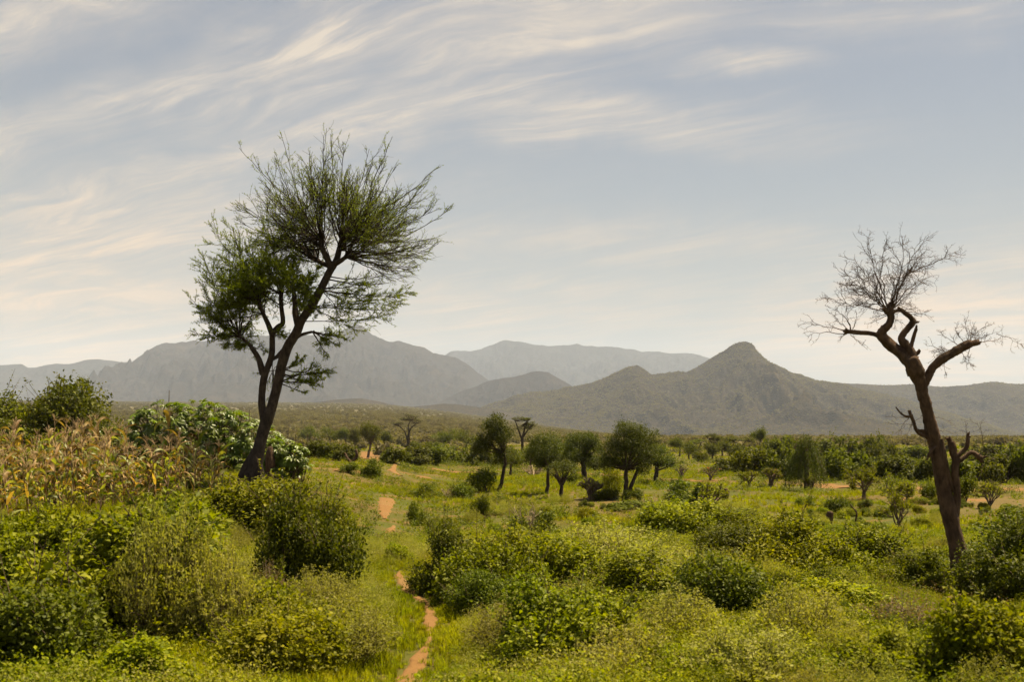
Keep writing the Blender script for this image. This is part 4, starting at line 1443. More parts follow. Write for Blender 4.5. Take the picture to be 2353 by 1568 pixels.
def maize_field():
    rng = np.random.default_rng(8)
    spots = [  # single plants that stand out
        (150, 1092, 1.32, 'tallest dry maize plant with a tassel, in front of the dark round bush'),
        (208, 1108, 1.12, 'leaning brown maize plant with drooping dry leaves left of the small castor oil plant'),
        (47, 1092, 1.2, 'tall brown maize plant near the left edge of the picture'),
        (286, 1112, 1.30, 'tall dry maize plant with tan tassel against the left end of the castor oil bush'),
        (372, 1122, 1.22, 'dry maize plant with a wide open tassel in front of the castor oil bush'),
        (455, 1128, 1.12, 'brown maize plant, the right one of two before the middle of the castor oil bush'),
        (410, 1128, 1.02, 'pale maize plant between the two tall ones before the castor oil bush'),
        (500, 1140, .9, 'short greenish maize plant at the right end of the maize stand'),
    ]
    for (px, py, sc, lab) in spots:
        maize_plant(at(px, py), int(rng.integers(6)), rng.uniform(0, 6.28), sc * 1.05, lab)
    n = 0
    tries = 0
    while n < 185 and tries < 4000:
        tries += 1
        px = rng.uniform(-60, 520)
        lim0 = 1092 if px < 260 else 1112
        lim1 = 1222 - max(0, px - 60) * .17
        py = rng.uniform(lim0, max(lim0 + 12, lim1))
        if px > 470 and rng.random() < .5:
            continue
        p = at(px, py)
        if any(abs(p[0] - q[0]) + abs(p[1] - q[1]) < .40 for q in PLACED):
            continue
        PLACED.append(p)
        hgt = rng.uniform(.72, 1.12) * (1.0 if px < 260 else .85)
        maize_plant(p, int(rng.integers(6)), rng.uniform(0, 6.28), hgt, 'withered maize plant in the thick of the dry stand left of the acacia', 'maize plants in the dry stand')
        n += 1


maize_field()


# ------------------------------------------------------------------ small woody things
def desert_rose(px, py, w, h, label, seed, leafy=1.0, flower=False, name='desert_rose', cat='shrub', fork=3, thick=.08, lean=0.0):
    """swollen stem with stubby forking branches and tufts of leaves at their ends"""
    rng = np.random.default_rng(seed)
    b, s, P = px_frame(px, py)
    H, Wd = h * s, w * s
    o = thing(name, label, cat, (b[0], b[1], b[2] - .04))
    tb, br = Tubes(), Tubes()
    th = H * .22
    tr = Wd * thick
    tp = np.array([lean * Wd, 0, th])
    tb.add(curve_pts([0, 0, -.1], tp, [rng.normal() * Wd * .06, 0, 0], 7), [tr * 1.15, tr, tr * .75], 9, True, .07, rng)
    part('trunk', tb.mesh('trunk', M['rosestem']), o)
    LP, LD = [], []

    def rec(p, d, L, r, lev):
        e = p + d * L
        br.add(curve_pts(p, e, rng.normal(size=3) * L * .14, 5), [r, r * .7], 6, True, .05, rng)
        if lev == 0:
            m = int(20 * leafy)
            if m:
                LP.append(p + d * L * rng.uniform(-.8, 1.1, (m, 1)) + rng.normal(size=(m, 3)) * L * .24)
                LD.append(unit(d * .7 + rng.normal(size=(m, 3)) * .8))
            return
        for i in range(rng.integers(2, 4)):
            rec(e, unit(d + rng.normal(size=3) * .6 + np.array([0, 0, .25])), L * rng.uniform(.55, .9), r * .68, lev - 1)
    for i in range(fork + 3):
        a = i * 6.28 / (fork + 3) + rng.normal() * .3
        rec(tp * rng.uniform(.3, 1.0), unit(np.array([math.cos(a) * .5, math.sin(a) * .5, rng.uniform(.7, 1.3)])), H * .25, tr * .42, 3)
    part('branches', br.mesh('branches', M['rosestem']), o, 'stuff')
    if LP:
        LP, LD = np.concatenate(LP), np.concatenate(LD)
        L = rng.uniform(.7, 1.3, len(LP)) * max(H * .045, .05)
        part('foliage', leaves_mesh('foliage', LP, LD, unit(rng.normal(size=LP.shape) + np.array([0, 0, .6])), L, L * .5, rng.beta(2, 2, len(LP)), M['broad']), o, 'stuff')
    if flower:
        k = LP[rng.integers(len(LP), size=9)] + rng.normal(size=(9, 3)) * .05 if len(LP) else np.array([tp])
        part('flowers', leaves_mesh('flowers', k, rand_dirs(rng, len(k)), rand_dirs(rng, len(k)), .11, .08, rng.random(len(k)), M['flower']), o, 'stuff')
    return o


def twig_tangle(px, py, w, h, label, seed, n=40, name='twiggy_shrub', cat='shrub', mat='palestem', r=.014, group=None, flat=.5):
    rng = np.random.default_rng(seed)
    b, s, P = px_frame(px, py)
    H, Wd = h * s, w * s
    o = thing(name, label, cat, (b[0], b[1], b[2] - .03), 0, (1, 1, 1), group)
    tb = Tubes()
    for i in range(n):
        a = rng.uniform(0, 6.28)
        p0 = np.array([math.cos(a), math.sin(a), 0]) * Wd * .1
        e = np.array([math.cos(a + rng.normal() * .4) * Wd * .5 * rng.random() ** flat, math.sin(a) * Wd * .5 * rng.random(), H * rng.uniform(.45, 1.0)])
        q = curve_pts(p0, e, rng.normal(size=3) * H * .15, 7, rng, H * .02)
        rr = r * rng.uniform(.6, 1.3) * max(1, b[1] / 30)
        tb.add(q, [rr, rr * .35], 5, False)
        for k in range(3):
            j = rng.integers(2, 6)
            d = unit(q[j + 1] - q[j])
            e2 = q[j] + unit(d + rng.normal(size=3) * .6) * H * rng.uniform(.15, .35)
            tb.add(curve_pts(q[j], e2, rng.normal(size=3) * H * .03, 4), [rr * .5, rr * .2], 4, False)
    part('branches', tb.mesh('branches', M[mat]), o, 'stuff')
    return o


def stump(px, py, arms, label, cat='stump', mat='deadbark'):
    rng = np.random.default_rng(int(px))
    b, s, P = px_frame(px, py)
    o = thing('stump' if len(arms) == 1 else 'forked_stump', label, cat, tuple(b))
    for i, pts in enumerate(arms):
        t = Tubes()
        q, r = limb(P, [(a[0], a[1], 0, a[2]) for a in pts], s, 12)
        q[0, 2] -= .08
        t.add(q, r, 8, True, .08, rng)
        part('trunk' if len(arms) == 1 else 'arm', t.mesh('stump_arm', M[mat]), o)
    return o


def draped_shrub(px, py, w, h, label, seed):
    """shrub smothered in hanging vines: strands of leaves falling from a dome"""
    rng = np.random.default_rng(seed)
    b, s, P = px_frame(px, py)
    H, Wd = h * s, w * s
    o = thing('vine_covered_shrub', label, 'shrub', tuple(b))
    tb = Tubes()
    tb.add(curve_pts([0, 0, -.1], [0, 0, H * .8], [.1, 0, 0], 6), [Wd * .06, Wd * .03], 7)
    part('trunk', tb.mesh('trunk', M['stem']), o)
    vn = Tubes()
    LP, LD = [], []
    ph = rng.uniform(0, 6.28, 4)
    for i in range(330):
        a = rng.uniform(0, 6.28)
        rr = rng.random() ** .6
        lump = 1 + .16 * math.sin(3 * a + ph[0]) + .12 * math.sin(5 * a + ph[1]) + rng.normal() * .06
        x, y = math.cos(a) * rr * Wd * .44 * lump, math.sin(a) * rr * Wd * .44 * lump
        z = H * (.98 - .42 * rr ** 2.2) * rng.uniform(.74, 1.06)
        z1 = max(H * .04, z - H * rng.uniform(.2, .75))
        q = curve_pts([x * .7, y * .7, z + H * .03], [x * 1.06, y * 1.06, z1], [x * .12, y * .12, H * .06], 5)
        if i % 3 == 0:
            vn.add(q, [.3 * s, .2 * s], 3, False)
        m = 30
        t = rng.random(m)
        LP.append(np.stack([np.interp(t, np.linspace(0, 1, 5), q[:, c]) for c in range(3)], -1) + rng.normal(size=(m, 3)) * 1.1 * s)
        LD.append(unit(rng.normal(size=(m, 3)) * .6 + np.array([0, 0, -.8])))
    LP, LD = np.concatenate(LP), np.concatenate(LD)
    L = rng.uniform(2.2, 4.6, len(LP)) * s
    part('vines', vn.mesh('vines', M['stem']), o, 'stuff')
    part('foliage', leaves_mesh('foliage', LP, LD, unit(rng.normal(size=LP.shape) + np.array([0, 0, .5])), L, L * .5, rng.beta(2, 2, len(LP)), M['tree']), o, 'stuff')
    return o


# ------------------------------------------------------------------ trees of the middle distance
TM, FT = M['tree'], M['fartree']
lobe_tree('thorn_tree', 'slim dark tree with a leaning trunk and lopsided crown, left of the two-tiered acacia', 1142, 1131, (1160, 1040), [(1135, 985, 38, 30), (1110, 1030, 36, 28), (1150, 1025, 30, 40), (1150, 995, 28, 34)], 5200, 3.0, TM, M['bark'], 4.6, 201,
          fork=[(1158, 1055, 1130, 1020, 3)])
lobe_tree('thorn_tree', 'small round-crowned tree with a straight bare trunk, left of the little forked tree', 1255, 1136, (1258, 1075), [(1245, 1030, 40, 30), (1270, 1040, 34, 36), (1235, 1050, 26, 24), (1262, 1062, 34, 20)], 4600, 2.8, TM, M['bark'], 4.0, 202)
lobe_tree('forked_tree', 'little lopped tree with a short forked trunk and thin leaves on top', 1289, 1144, (1290, 1112), [(1300, 1078, 26, 14), (1274, 1080, 18, 12)], 900, 2.4, TM, M['bark'], 5.0, 203, fork=[(1290, 1115, 1277, 1090, 4), (1291, 1115, 1304, 1086, 4.5)], ragged=.5)
lobe_tree('thorn_tree', 'dark bushy tree standing behind and left of the largest tree of the meadow', 1343, 1100, (1338, 1060), [(1330, 1025, 38, 28), (1355, 1030, 30, 30), (1345, 1050, 36, 28), (1320, 1045, 26, 22), (1352, 1006, 22, 12)], 4600, 2.8, TM, M['bark'], 6.0, 204)
lobe_tree('thorn_tree', 'largest tree of the meadow, round dark crown on two close trunks', 1437, 1146, (1440, 1080), [(1440, 1010, 60, 42), (1410, 1040, 44, 40), (1475, 1030, 48, 42), (1445, 1055, 58, 34), (1400, 1065, 30, 26), (1490, 1060, 34, 30)], 9500, 2.9, TM, M['bark'], 6.2, 205,
          fork=[(1441, 1142, 1468, 1075, 4.6)])
lobe_tree('thorn_tree', 'tree with a drooping side branch on its right, just right of the largest tree', 1505, 1111, (1509, 1072), [(1505, 1045, 36, 28), (1520, 1050, 28, 26), (1496, 1060, 28, 26), (1548, 1064, 22, 12)], 3200, 2.6, TM, M['bark'], 5.4, 206, extra=[(1508, 1082, 1552, 1062, -6, 2.2)])
lobe_tree('thorn_tree', 'small thin-trunked tree behind the slim leaning dark tree, pale leaves', 1172, 1094, (1174, 1066), [(1172, 1048, 24, 18), (1185, 1055, 20, 14)], 1300, 2.3, FT, M['stem'], 2.6, 207)
lobe_tree('thorn_tree', 'small grey-green tree behind the round-crowned one, its foot hidden by dry twigs', 1220, 1086, (1219, 1060), [(1215, 1040, 24, 18), (1222, 1052, 22, 14)], 1200, 2.3, FT, M['stem'], 2.6, 208)
lobe_tree('bushy_tree', 'bushy tree left of the sandy patch with a thick reddish trunk', 845, 1054, (852, 1020), [(848, 993, 24, 18), (860, 998, 20, 18), (838, 1000, 16, 14), (852, 1008, 24, 12)], 3000, 2.0, FT, M['rosestem'], 3.2, 209)
lobe_tree('bushy_tree', 'thin tree with a bent trunk, first to the left of the thick reddish trunk', 821, 1042, (814, 1015), [(812, 1000, 17, 14), (818, 1008, 16, 9)], 1300, 1.9, FT, M['stem'], 1.8, 210)
far_trees = [  # px, py, trunk top, crown list, label
    (757, 1028, (757, 1006), [(755, 998, 30, 14), (770, 1003, 20, 10)], 'wide low tree in the far row, second to the right of the tall acacia trunk'),
    (712, 1020, (714, 1004), [(712, 994, 22, 13), (700, 1000, 16, 9)], 'dark tree in the far row, first to the right of the tall acacia trunk'),
    (795, 1028, (794, 1010), [(794, 1000, 14, 10)], 'narrow small tree in the far row left of the bent-trunked tree'),
    (884, 1030, (884, 1012), [(884, 1004, 14, 10), (890, 1008, 10, 7)], 'small round tree in the far row between the sandy patch and the bare flat-topped acacia'),
    (1020, 1028, (1020, 1016), [(1015, 1005, 26, 11), (1040, 1000, 20, 12)], 'spreading dark tree behind the long hedge of shrubs, left of the slim leaning tree'),
    (1070, 1040, (1072, 1018), [(1066, 1005, 26, 16), (1085, 1015, 20, 14)], 'dark tree just left of the slim leaning tree, above the hedge of shrubs'),
    (1583, 1057, (1583, 1044), [(1578, 1032, 24, 13), (1592, 1036, 20, 12)], 'round tree on a short trunk, first one beyond the largest tree to its right'),
    (1637, 1057, (1637, 1042), [(1637, 1033, 19, 11)], 'small round tree on a thin trunk, second one beyond the largest tree to its right'),
    (1562, 1050, (1562, 1030), [(1558, 1020, 16, 10)], 'thin dark tree peeping out behind the first round tree on the right'),
    (1660, 1050, (1660, 1036), [(1662, 1026, 14, 11), (1650, 1030, 10, 8)], 'narrow tree between the small round tree and the bush row on the right'),
    (1742, 1046, (1748, 1012), [(1750, 995, 9, 7), (1735, 1004, 12, 6), (1752, 1004, 6, 8)], 'odd lopsided tree sticking up above the far tree line on the right'),
]
for i_, (px, py, tp, cr, lab) in enumerate(far_trees):
    lobe_tree('bushy_tree', lab, px, py, tp, cr, 1500, 1.9, FT, M['stem'], 2.0, 240 + i_, ragged=.5)
flat_tree('umbrella_acacia', 'nearly bare flat-topped acacia with two thin trunks in front of the plain', 935, 1033, [[(938, 1033), (936, 1010), (930, 992), (918, 980), (904, 976)], [(940, 1033), (940, 1000), (938, 978), (944, 966)], [(934, 1008), (944, 985), (956, 974)]],
          [(944, 957, 20, 4), (954, 968, 18, 4), (912, 973, 14, 3), (930, 963, 12, 3)], 301, 800, 1.7, None, 2.2)
flat_tree('umbrella_acacia', 'green flat-topped acacia with two tiers behind the slim leaning tree', 1203, 1052, [[(1200, 1050), (1199, 1010), (1192, 990), (1184, 968)], [(1201, 1050), (1201, 1006), (1212, 990), (1226, 976)], [(1198, 1012), (1206, 985), (1212, 968)]],
          [(1190, 963, 20, 3.5), (1212, 964, 10, 3), (1222, 976, 14, 5), (1205, 985, 18, 4)], 302, 2600, 2.0, None, 2.8)
flat_tree('umbrella_acacia', 'umbrella-shaped acacia in the far tree line, above the second round tree on the right', 1640, 1048, [[(1640, 1048), (1638, 1020), (1628, 1010)], [(1640, 1030), (1650, 1012)]], [(1635, 1004, 18, 4), (1650, 1010, 16, 4)], 303, 3000, 2.0, None, 2.0)
flat_tree('umbrella_acacia', 'broad flat acacia left of the odd lopsided tree in the far tree line', 1700, 1048, [[(1700, 1048), (1695, 1020), (1680, 1012)], [(1700, 1030), (1715, 1012)]], [(1690, 1008, 26, 4), (1715, 1012, 24, 5), (1670, 1014, 20, 4)], 304, 3400, 2.0, None, 2.0)
flat_tree('umbrella_acacia', 'low flat acacia peeping over the far trees above the small round tree', 1605, 1046, [[(1605, 1046), (1600, 1020)], [(1605, 1030), (1612, 1016)]], [(1604, 1015, 20, 4)], 305, 1500, 2.0, None, 1.6)

# ------------------------------------------------------------------ shrubs: (kind, variant, foot px, foot py, width, height, name, label)
SHRUBS = [
    # left, behind the maize
    ('dark', 0, 128, 1062, 250, 178, 'round_bush', 'big dark round bush at the left edge behind the maize'),
    ('dark', 4, 15, 1066, 230, 150, 'round_bush', 'dark bush cut by the left edge, beside the big round one'),
    ('thin', 0, 75, 1066, 100, 128, 'shrub', 'pale grey-green loose shrub in front of the big dark round bush'),
    ('broad', 1, 150, 1096, 150, 92, 'shrub', 'yellow-green shrub between the maize and the big dark round bush'),
    ('broad', 2, 205, 1112, 90, 70, 'shrub', 'olive shrub in the maize below the small castor oil plant'),
    ('broad', 0, 20, 1078, 120, 50, 'shrub', 'low green shrub at the left edge under the dark round bush'),
    # left foreground
    ('broad', 3, 250, 1485, 560, 305, 'leafy_bush', 'huge yellow-green leafy bush filling the lower left of the picture'),
    ('broad', 4, 30, 1430, 300, 245, 'leafy_bush', 'leafy bush at the left edge in front of the maize'),
    ('pale', 0, 375, 1500, 230, 330, 'feathery_shrub', 'grey-green feathery shrub on the right shoulder of the huge leafy bush'),
    ('pale', 1, 500, 1510, 210, 240, 'feathery_shrub', 'feathery grey-green shrub sloping down towards the dry twiggy one'),
    ('dark', 2, 60, 1600, 330, 240, 'leafy_bush', 'dark shady bush in the lower left corner'),
    ('lush', 0, 330, 1600, 260, 130, 'leafy_bush', 'bright green low leafy bush at the bottom edge left of the path'),
    ('lush', 1, 130, 1610, 200, 90, 'leafy_bush', 'small bright leafy bush at the bottom edge in the left corner'),
    ('dark', 3, 690, 1385, 215, 235, 'leafy_bush', 'tall dark green bush between the feathery shrubs and the path'),
    ('broad', 5, 600, 1240, 280, 130, 'leafy_bush', 'broad green bush right below the foot of the tall acacia'),
    ('broad', 6, 455, 1260, 160, 105, 'leafy_bush', 'green bush between the maize and the feathery shrubs'),
    ('broad', 7, 730, 1265, 150, 110, 'leafy_bush', 'fresh green bush just above the tall dark bush by the path'),
    ('broad', 2, 520, 1500, 260, 160, 'leafy_bush', 'olive bush below the dry twiggy shrub'),
    ('brown', 0, 612, 1450, 110, 150, 'dry_shrub', 'dry brown twiggy shrub left of the tall dark bush by the path'),
    ('pale', 2, 785, 1535, 240, 150, 'feathery_shrub', 'feathery shrub close to the left side of the path at the bottom'),
    ('broad', 0, 640, 1570, 310, 165, 'leafy_bush', 'low olive bush at the bottom edge, halfway between corner and path'),
    ('pale', 3, 735, 1430, 180, 115, 'feathery_shrub', 'small feathery shrub below the tall dark bush by the path'),
    # right of the path, foreground
    ('dark', 4, 1035, 1365, 169, 156, 'leafy_bush', 'dark bush at the bend of the path, its shadow on the grass'),
    ('broad', 1, 1150, 1400, 247, 162, 'leafy_bush', 'bright green bush right behind the dark bush at the path bend'),
    ('broad', 4, 1265, 1370, 221, 133, 'leafy_bush', 'yellow-green rounded bush in the middle of the right meadow'),
    ('dark', 5, 1110, 1420, 169, 104, 'leafy_bush', 'low shady bush below the dark bush at the path bend'),
    ('pale', 0, 1410, 1340, 312, 127, 'feathery_shrub', 'wide pale feathery shrub in the centre of the right meadow'),
    ('pale', 2, 1360, 1300, 169, 87, 'feathery_shrub', 'small pale feathery shrub behind the wide one in the centre'),
    ('broad', 6, 1520, 1400, 273, 127, 'leafy_bush', 'low yellow-green bush right of the wide pale feathery shrub'),
    ('dark', 0, 1680, 1310, 182, 98, 'leafy_bush', 'round dark bush in the right meadow, left of the broad leafy one'),
    ('broad', 3, 1860, 1335, 247, 145, 'leafy_bush', 'broad dark-leaved bush midway between the centre and the dead tree'),
    ('broad', 5, 2000, 1320, 182, 104, 'leafy_bush', 'bright green bush left of the foot of the dead tree'),
    ('broad', 7, 2105, 1365, 170, 95, 'leafy_bush', 'loose bush with reddish tips at the left of the dead tree foot'),
    ('dark', 4, 2355, 1385, 225, 175, 'leafy_bush', 'tall dark leafy bush at the right edge behind the dead tree foot'),
    ('dark', 0, 2390, 1330, 260, 150, 'leafy_bush', 'dark bush cut by the right edge'),
    ('dark', 0, 1680, 1460, 266, 174, 'leafy_bush', 'dark upright bush in the lower middle of the right meadow'),
    ('pale', 1, 1560, 1500, 234, 139, 'feathery_shrub', 'pale feathery shrub left of the dark upright bush'),
    ('pale', 3, 1860, 1520, 260, 162, 'feathery_shrub', 'large pale feathery shrub below the broad dark-leaved bush'),
    ('pale', 0, 1740, 1600, 338, 150, 'feathery_shrub', 'pale feathery shrub at the bottom edge right of the centre'),
    ('brown', 1, 2075, 1500, 234, 127, 'dry_shrub', 'brown dried-up shrub below and left of the dead tree foot'),
    ('pale', 2, 2235, 1490, 200, 90, 'feathery_shrub', 'pale feathery shrub in front of the dead tree foot'),
    ('lush', 2, 2270, 1620, 286, 220, 'leafy_bush', 'yellow-green broad-leaved bush in the lower right corner'),
    ('lush', 3, 2050, 1600, 260, 127, 'leafy_bush', 'bright low leafy bush at the bottom edge left of the corner one'),
    ('broad', 1, 1310, 1550, 312, 197, 'leafy_bush', 'shady olive bush at the bottom, first bush right of the path'),
    ('pale', 1, 1180, 1510, 221, 127, 'feathery_shrub', 'feathery shrub close to the right side of the path'),
    ('pale', 3, 1440, 1590, 286, 150, 'feathery_shrub', 'feathery shrub at the bottom edge right of the shady olive bush'),
    ('lush', 0, 1430, 1470, 221, 92, 'leafy_bush', 'low leafy bush behind the shady olive bush'),
    ('lush', 1, 1960, 1440, 221, 92, 'leafy_bush', 'low green leafy bush above the brown dried-up shrub'),
    ('broad', 2, 1590, 1236, 221, 83, 'leafy_bush', 'low dark-edged bush right of the tangle of pale twigs'),
    ('broad', 0, 1700, 1222, 143, 53, 'leafy_bush', 'small low bush right of the fat-stemmed desert rose'),
    ('broad', 4, 1180, 1300, 182, 69, 'leafy_bush', 'low green bush in front of the pale-stemmed spiky plant'),
    # small dark shrubs of the meadow
    ('small', 0, 960, 1208, 44, 52, 'small_shrub', 'small dark upright shrub right of the bare patch on the path'),
    ('small', 1, 1105, 1195, 46, 56, 'small_shrub', 'small dark pointed shrub in the open meadow, left of the pale-stemmed spiky plant'),
    ('small', 2, 1060, 1150, 62, 40, 'small_shrub', 'low dark shrub left of the foot of the slim leaning tree'),
    ('small', 3, 975, 1145, 66, 34, 'small_shrub', 'low dark spreading shrub right of the bare trodden patch'),
    ('small', 4, 850, 1098, 50, 42, 'small_shrub', 'grey-green tufted shrub right of the forked stump'),
    ('small', 0, 800, 1090, 54, 26, 'small_shrub', 'low tuft of stiff leaves at the foot of the forked stump'),
    ('small', 1, 1115, 1132, 70, 54, 'small_shrub', 'shrub with dry tips just left of the slim leaning trunk'),
    ('small', 2, 1455, 1152, 44, 30, 'small_shrub', 'low dark shrub at the foot of the largest tree'),
    ('small', 3, 1570, 1168, 120, 66, 'small_shrub', 'wide dark spiky shrub left of the fat-stemmed desert rose'),
    ('small', 4, 1225, 1232, 110, 54, 'small_shrub', 'dark shrub round the pale-stemmed spiky plant'),
    ('small', 0, 1310, 1118, 40, 32, 'small_shrub', 'small dark shrub right of the little forked tree'),
    ('small', 1, 1400, 1150, 60, 28, 'small_shrub', 'low shrub left of the foot of the largest tree'),
    ('small', 2, 1925, 1180, 50, 40, 'small_shrub', 'low dark shrub beside the thin crooked sapling'),
    ('small', 3, 2330, 1190, 60, 28, 'small_shrub', 'low tuft of stiff leaves at the right edge of the meadow'),
    ('small', 4, 1850, 1165, 40, 24, 'small_shrub', 'low tuft of stiff leaves below the vine-covered shrub'),
    ('small', 0, 1455, 1175, 110, 22, 'small_shrub', 'low creeping shrub in front of the largest tree'),
    ('small', 1, 2215, 1158, 66, 66, 'small_shrub', 'dark drooping shrub right behind the dead tree trunk'),
    ('small', 2, 2135, 1152, 40, 44, 'small_shrub', 'drooping shrub just left of the dead tree trunk on the sandy strip'),
    ('small', 3, 1520, 1245, 60, 36, 'small_shrub', 'small shady shrub under the low dark-edged bush'),
    # hedges and thickets
    ('far', 0, 720, 1056, 80, 42, 'thicket_shrub', 'leftmost shrub of the left thicket, next to the castor oil bush'),
    ('far', 1, 762, 1056, 70, 38, 'thicket_shrub', 'middle shrub of the left thicket'),
    ('far', 2, 796, 1058, 56, 34, 'thicket_shrub', 'rightmost shrub of the left thicket, behind the forked stump'),
    ('far', 3, 905, 1066, 70, 36, 'thicket_shrub', 'left end of the long hedge of shrubs right of the sandy patch'),
    ('far', 0, 950, 1068, 80, 42, 'thicket_shrub', 'second shrub from the left in the long hedge'),
    ('far', 1, 1000, 1070, 80, 42, 'thicket_shrub', 'third shrub from the left in the long hedge, below the spreading dark tree'),
    ('far', 2, 1050, 1070, 80, 42, 'thicket_shrub', 'fourth shrub from the left in the long hedge'),
    ('far', 3, 1100, 1072, 80, 40, 'thicket_shrub', 'right end of the long hedge, behind the slim leaning tree'),
    ('far', 4, 1200, 1074, 110, 40, 'thicket_shrub', 'dark shrub behind the two small thin-trunked trees'),
    ('far', 0, 1290, 1080, 80, 40, 'thicket_shrub', 'dark shrub behind the little forked tree'),
    ('far', 1, 1385, 1082, 80, 36, 'thicket_shrub', 'dark shrub seen under the crown of the largest tree'),
    ('thin', 1, 1405, 1136, 46, 60, 'thicket_shrub', 'loose twiggy shrub under the left side of the largest tree'),
    ('far', 2, 985, 1034, 70, 16, 'thicket_shrub', 'low hedge shrub left of the foot of the bare flat-topped acacia'),
    ('far', 3, 955, 1042, 44, 26, 'thicket_shrub', 'dark round shrub at the foot of the bare flat-topped acacia'),
    ('far', 4, 1000, 1042, 40, 24, 'thicket_shrub', 'round grey-green shrub right of the bare flat-topped acacia'),
    ('far', 0, 1680, 1088, 90, 34, 'thicket_shrub', 'left tip of the dark thicket on the right'),
    ('far', 1, 1735, 1092, 110, 60, 'thicket_shrub', 'second shrub from the left in the dark thicket on the right'),
    ('far', 2, 1800, 1100, 90, 70, 'thicket_shrub', 'shrub left of the vine-covered one in the dark thicket'),
    ('far', 3, 1905, 1102, 90, 60, 'thicket_shrub', 'shrub right of the vine-covered one in the dark thicket'),
    ('far', 4, 1970, 1104, 110, 66, 'thicket_shrub', 'broad shrub in the right thicket under the two round bushes'),
    ('far', 0, 2050, 1108, 110, 60, 'thicket_shrub', 'green shrub in the right thicket left of the dead tree trunk'),
    ('far', 1, 2120, 1110, 90, 56, 'thicket_shrub', 'shrub in the right thicket directly behind the dead tree trunk'),
    ('far', 2, 2240, 1108, 110, 60, 'thicket_shrub', 'bright shrub in the right thicket right of the dead tree trunk'),
    ('far', 3, 2310, 1112, 100, 66, 'thicket_shrub', 'shrub in the right thicket, last but one before the right edge'),
    ('far', 4, 2355, 1112, 80, 90, 'thicket_shrub', 'dark shrub of the right thicket at the right edge'),
    ('far', 1, 1790, 1062, 66, 56, 'round_bush', 'round olive bush at the far tree line above the vine-covered shrub'),
    ('far', 2, 1935, 1062, 90, 56, 'round_bush', 'domed bush at the far tree line, left of the two twin bushes'),
    ('far', 3, 2015, 1062, 76, 58, 'round_bush', 'tall round bush at the far tree line left of the dead tree'),
    ('far', 4, 2045, 1066, 66, 44, 'round_bush', 'paler round bush in front of the tall round one at the far tree line'),
    ('far', 0, 1870, 1056, 90, 40, 'round_bush', 'flat wide bush behind the vine-covered shrub at the far tree line'),
    ('far', 1, 2110, 1060, 90, 34, 'round_bush', 'low bush at the far tree line just left of the dead tree'),
    ('far', 3, 2275, 1066, 110, 44, 'round_bush', 'wide bush at the far tree line right of the dead tree'),
    ('far', 2, 2345, 1068, 70, 46, 'round_bush', 'bush at the far tree line by the right edge'),
    ('far', 4, 1710, 1060, 60, 36, 'round_bush', 'olive bush under the broad flat acacia in the far tree line'),
    ('far', 0, 1750, 1062, 50, 32, 'round_bush', 'small bush under the odd lopsided tree'),
    ('far', 1, 1610, 1062, 40, 22, 'round_bush', 'small bush between the two round trees on the right'),
    ('far', 2, 1270, 1050, 60, 40, 'round_bush', 'bush at the far tree line right of the green flat-topped acacia'),
    ('far', 3, 1310, 1050, 60, 38, 'round_bush', 'bush at the far tree line between two meadow trees'),
]
for r_ in SHRUBS:
    bush(*r_)

draped_shrub(1852, 1130, 105, 128, 'tall shrub smothered in dark hanging vines on the right of the meadow', 401)
draped_shrub(1607, 1178, 50, 66, 'small dark shrub hung with vines behind the fat-stemmed desert rose', 402)
desert_rose(1634, 1188, 82, 96, 'desert rose with a fat grey stem and forked stubby branches in the right meadow', 411, .8)
desert_rose(1633, 1106, 44, 46, 'distant desert rose with pale bare branches and one pink bloom', 412, .3, True)
desert_rose(1566, 1098, 50, 38, 'pale bare desert rose just right of the tree with the drooping side branch', 413, .15)
desert_rose(1722, 1124, 54, 60, 'leafy desert rose, left one of the pair in front of the dark thicket', 414, 1.2)
desert_rose(1772, 1118, 60, 54, 'reddish desert rose with many thin stems in front of the dark thicket', 415, .8, True, fork=4, thick=.10)
desert_rose(1985, 1150, 86, 92, 'broad leafy desert rose with an upright stem left of the two slender ones', 416, 1.5, thick=.06)
desert_rose(2052, 1172, 66, 98, 'desert rose with thin spreading branches, third from the dead tree trunk', 417, .5, thick=.06)
desert_rose(2075, 1178, 60, 84, 'dense leafy desert rose touching the one with thin spreading branches', 418, 1.6, thick=.07)
desert_rose(2066, 1215, 64, 96, 'leafy desert rose with a lopped fat stem nearest to the dead tree', 419, 1.0, thick=.075)
desert_rose(2274, 1172, 96, 84, 'dry brown twiggy desert rose right of the dead tree', 420, .5, fork=5, thick=.045)
desert_rose(1862, 1135, 60, 50, 'low desert rose at the foot of the vine-covered shrub', 421, 1.1)
desert_rose(1358, 1148, 72, 62, 'short thick pollarded stump with a crown of thin green shoots', 422, .5, fork=5, thick=.17, name='pollarded_stump', cat='stump')
desert_rose(1045, 1142, 44, 34, 'low shrub of broken twigs in the meadow left of the leaning tree', 423, .6)
twig_tangle(1520, 1210, 90, 44, 'low tangle of pale curved twigs left of the fat-stemmed desert rose', 431, 44)
twig_tangle(1213, 1232, 96, 86, 'spiky plant with long pale bare stems in the middle of the meadow', 432, 22, 'spiky_plant', 'plant')
twig_tangle(1035, 1146, 50, 26, 'small heap of dead grey twigs left of the low dark shrub', 433, 24)
twig_tangle(787, 1305, 56, 92, 'dead branch with bare pale forks hanging beside the tall dark bush', 434, 14, 'dead_branch', 'branch', r=.012)
twig_tangle(475, 1430, 120, 40, 'dead pale branch lying in the leafy bush at the lower left', 435, 9, 'dead_branch', 'branch', r=.014)
twig_tangle(1225, 1092, 56, 22, 'heap of dry twigs behind the round-crowned tree', 436, 30)
twig_tangle(2320, 1100, 60, 60, 'grey leafless shrub in the right thicket near the edge', 437, 40, mat='stem')
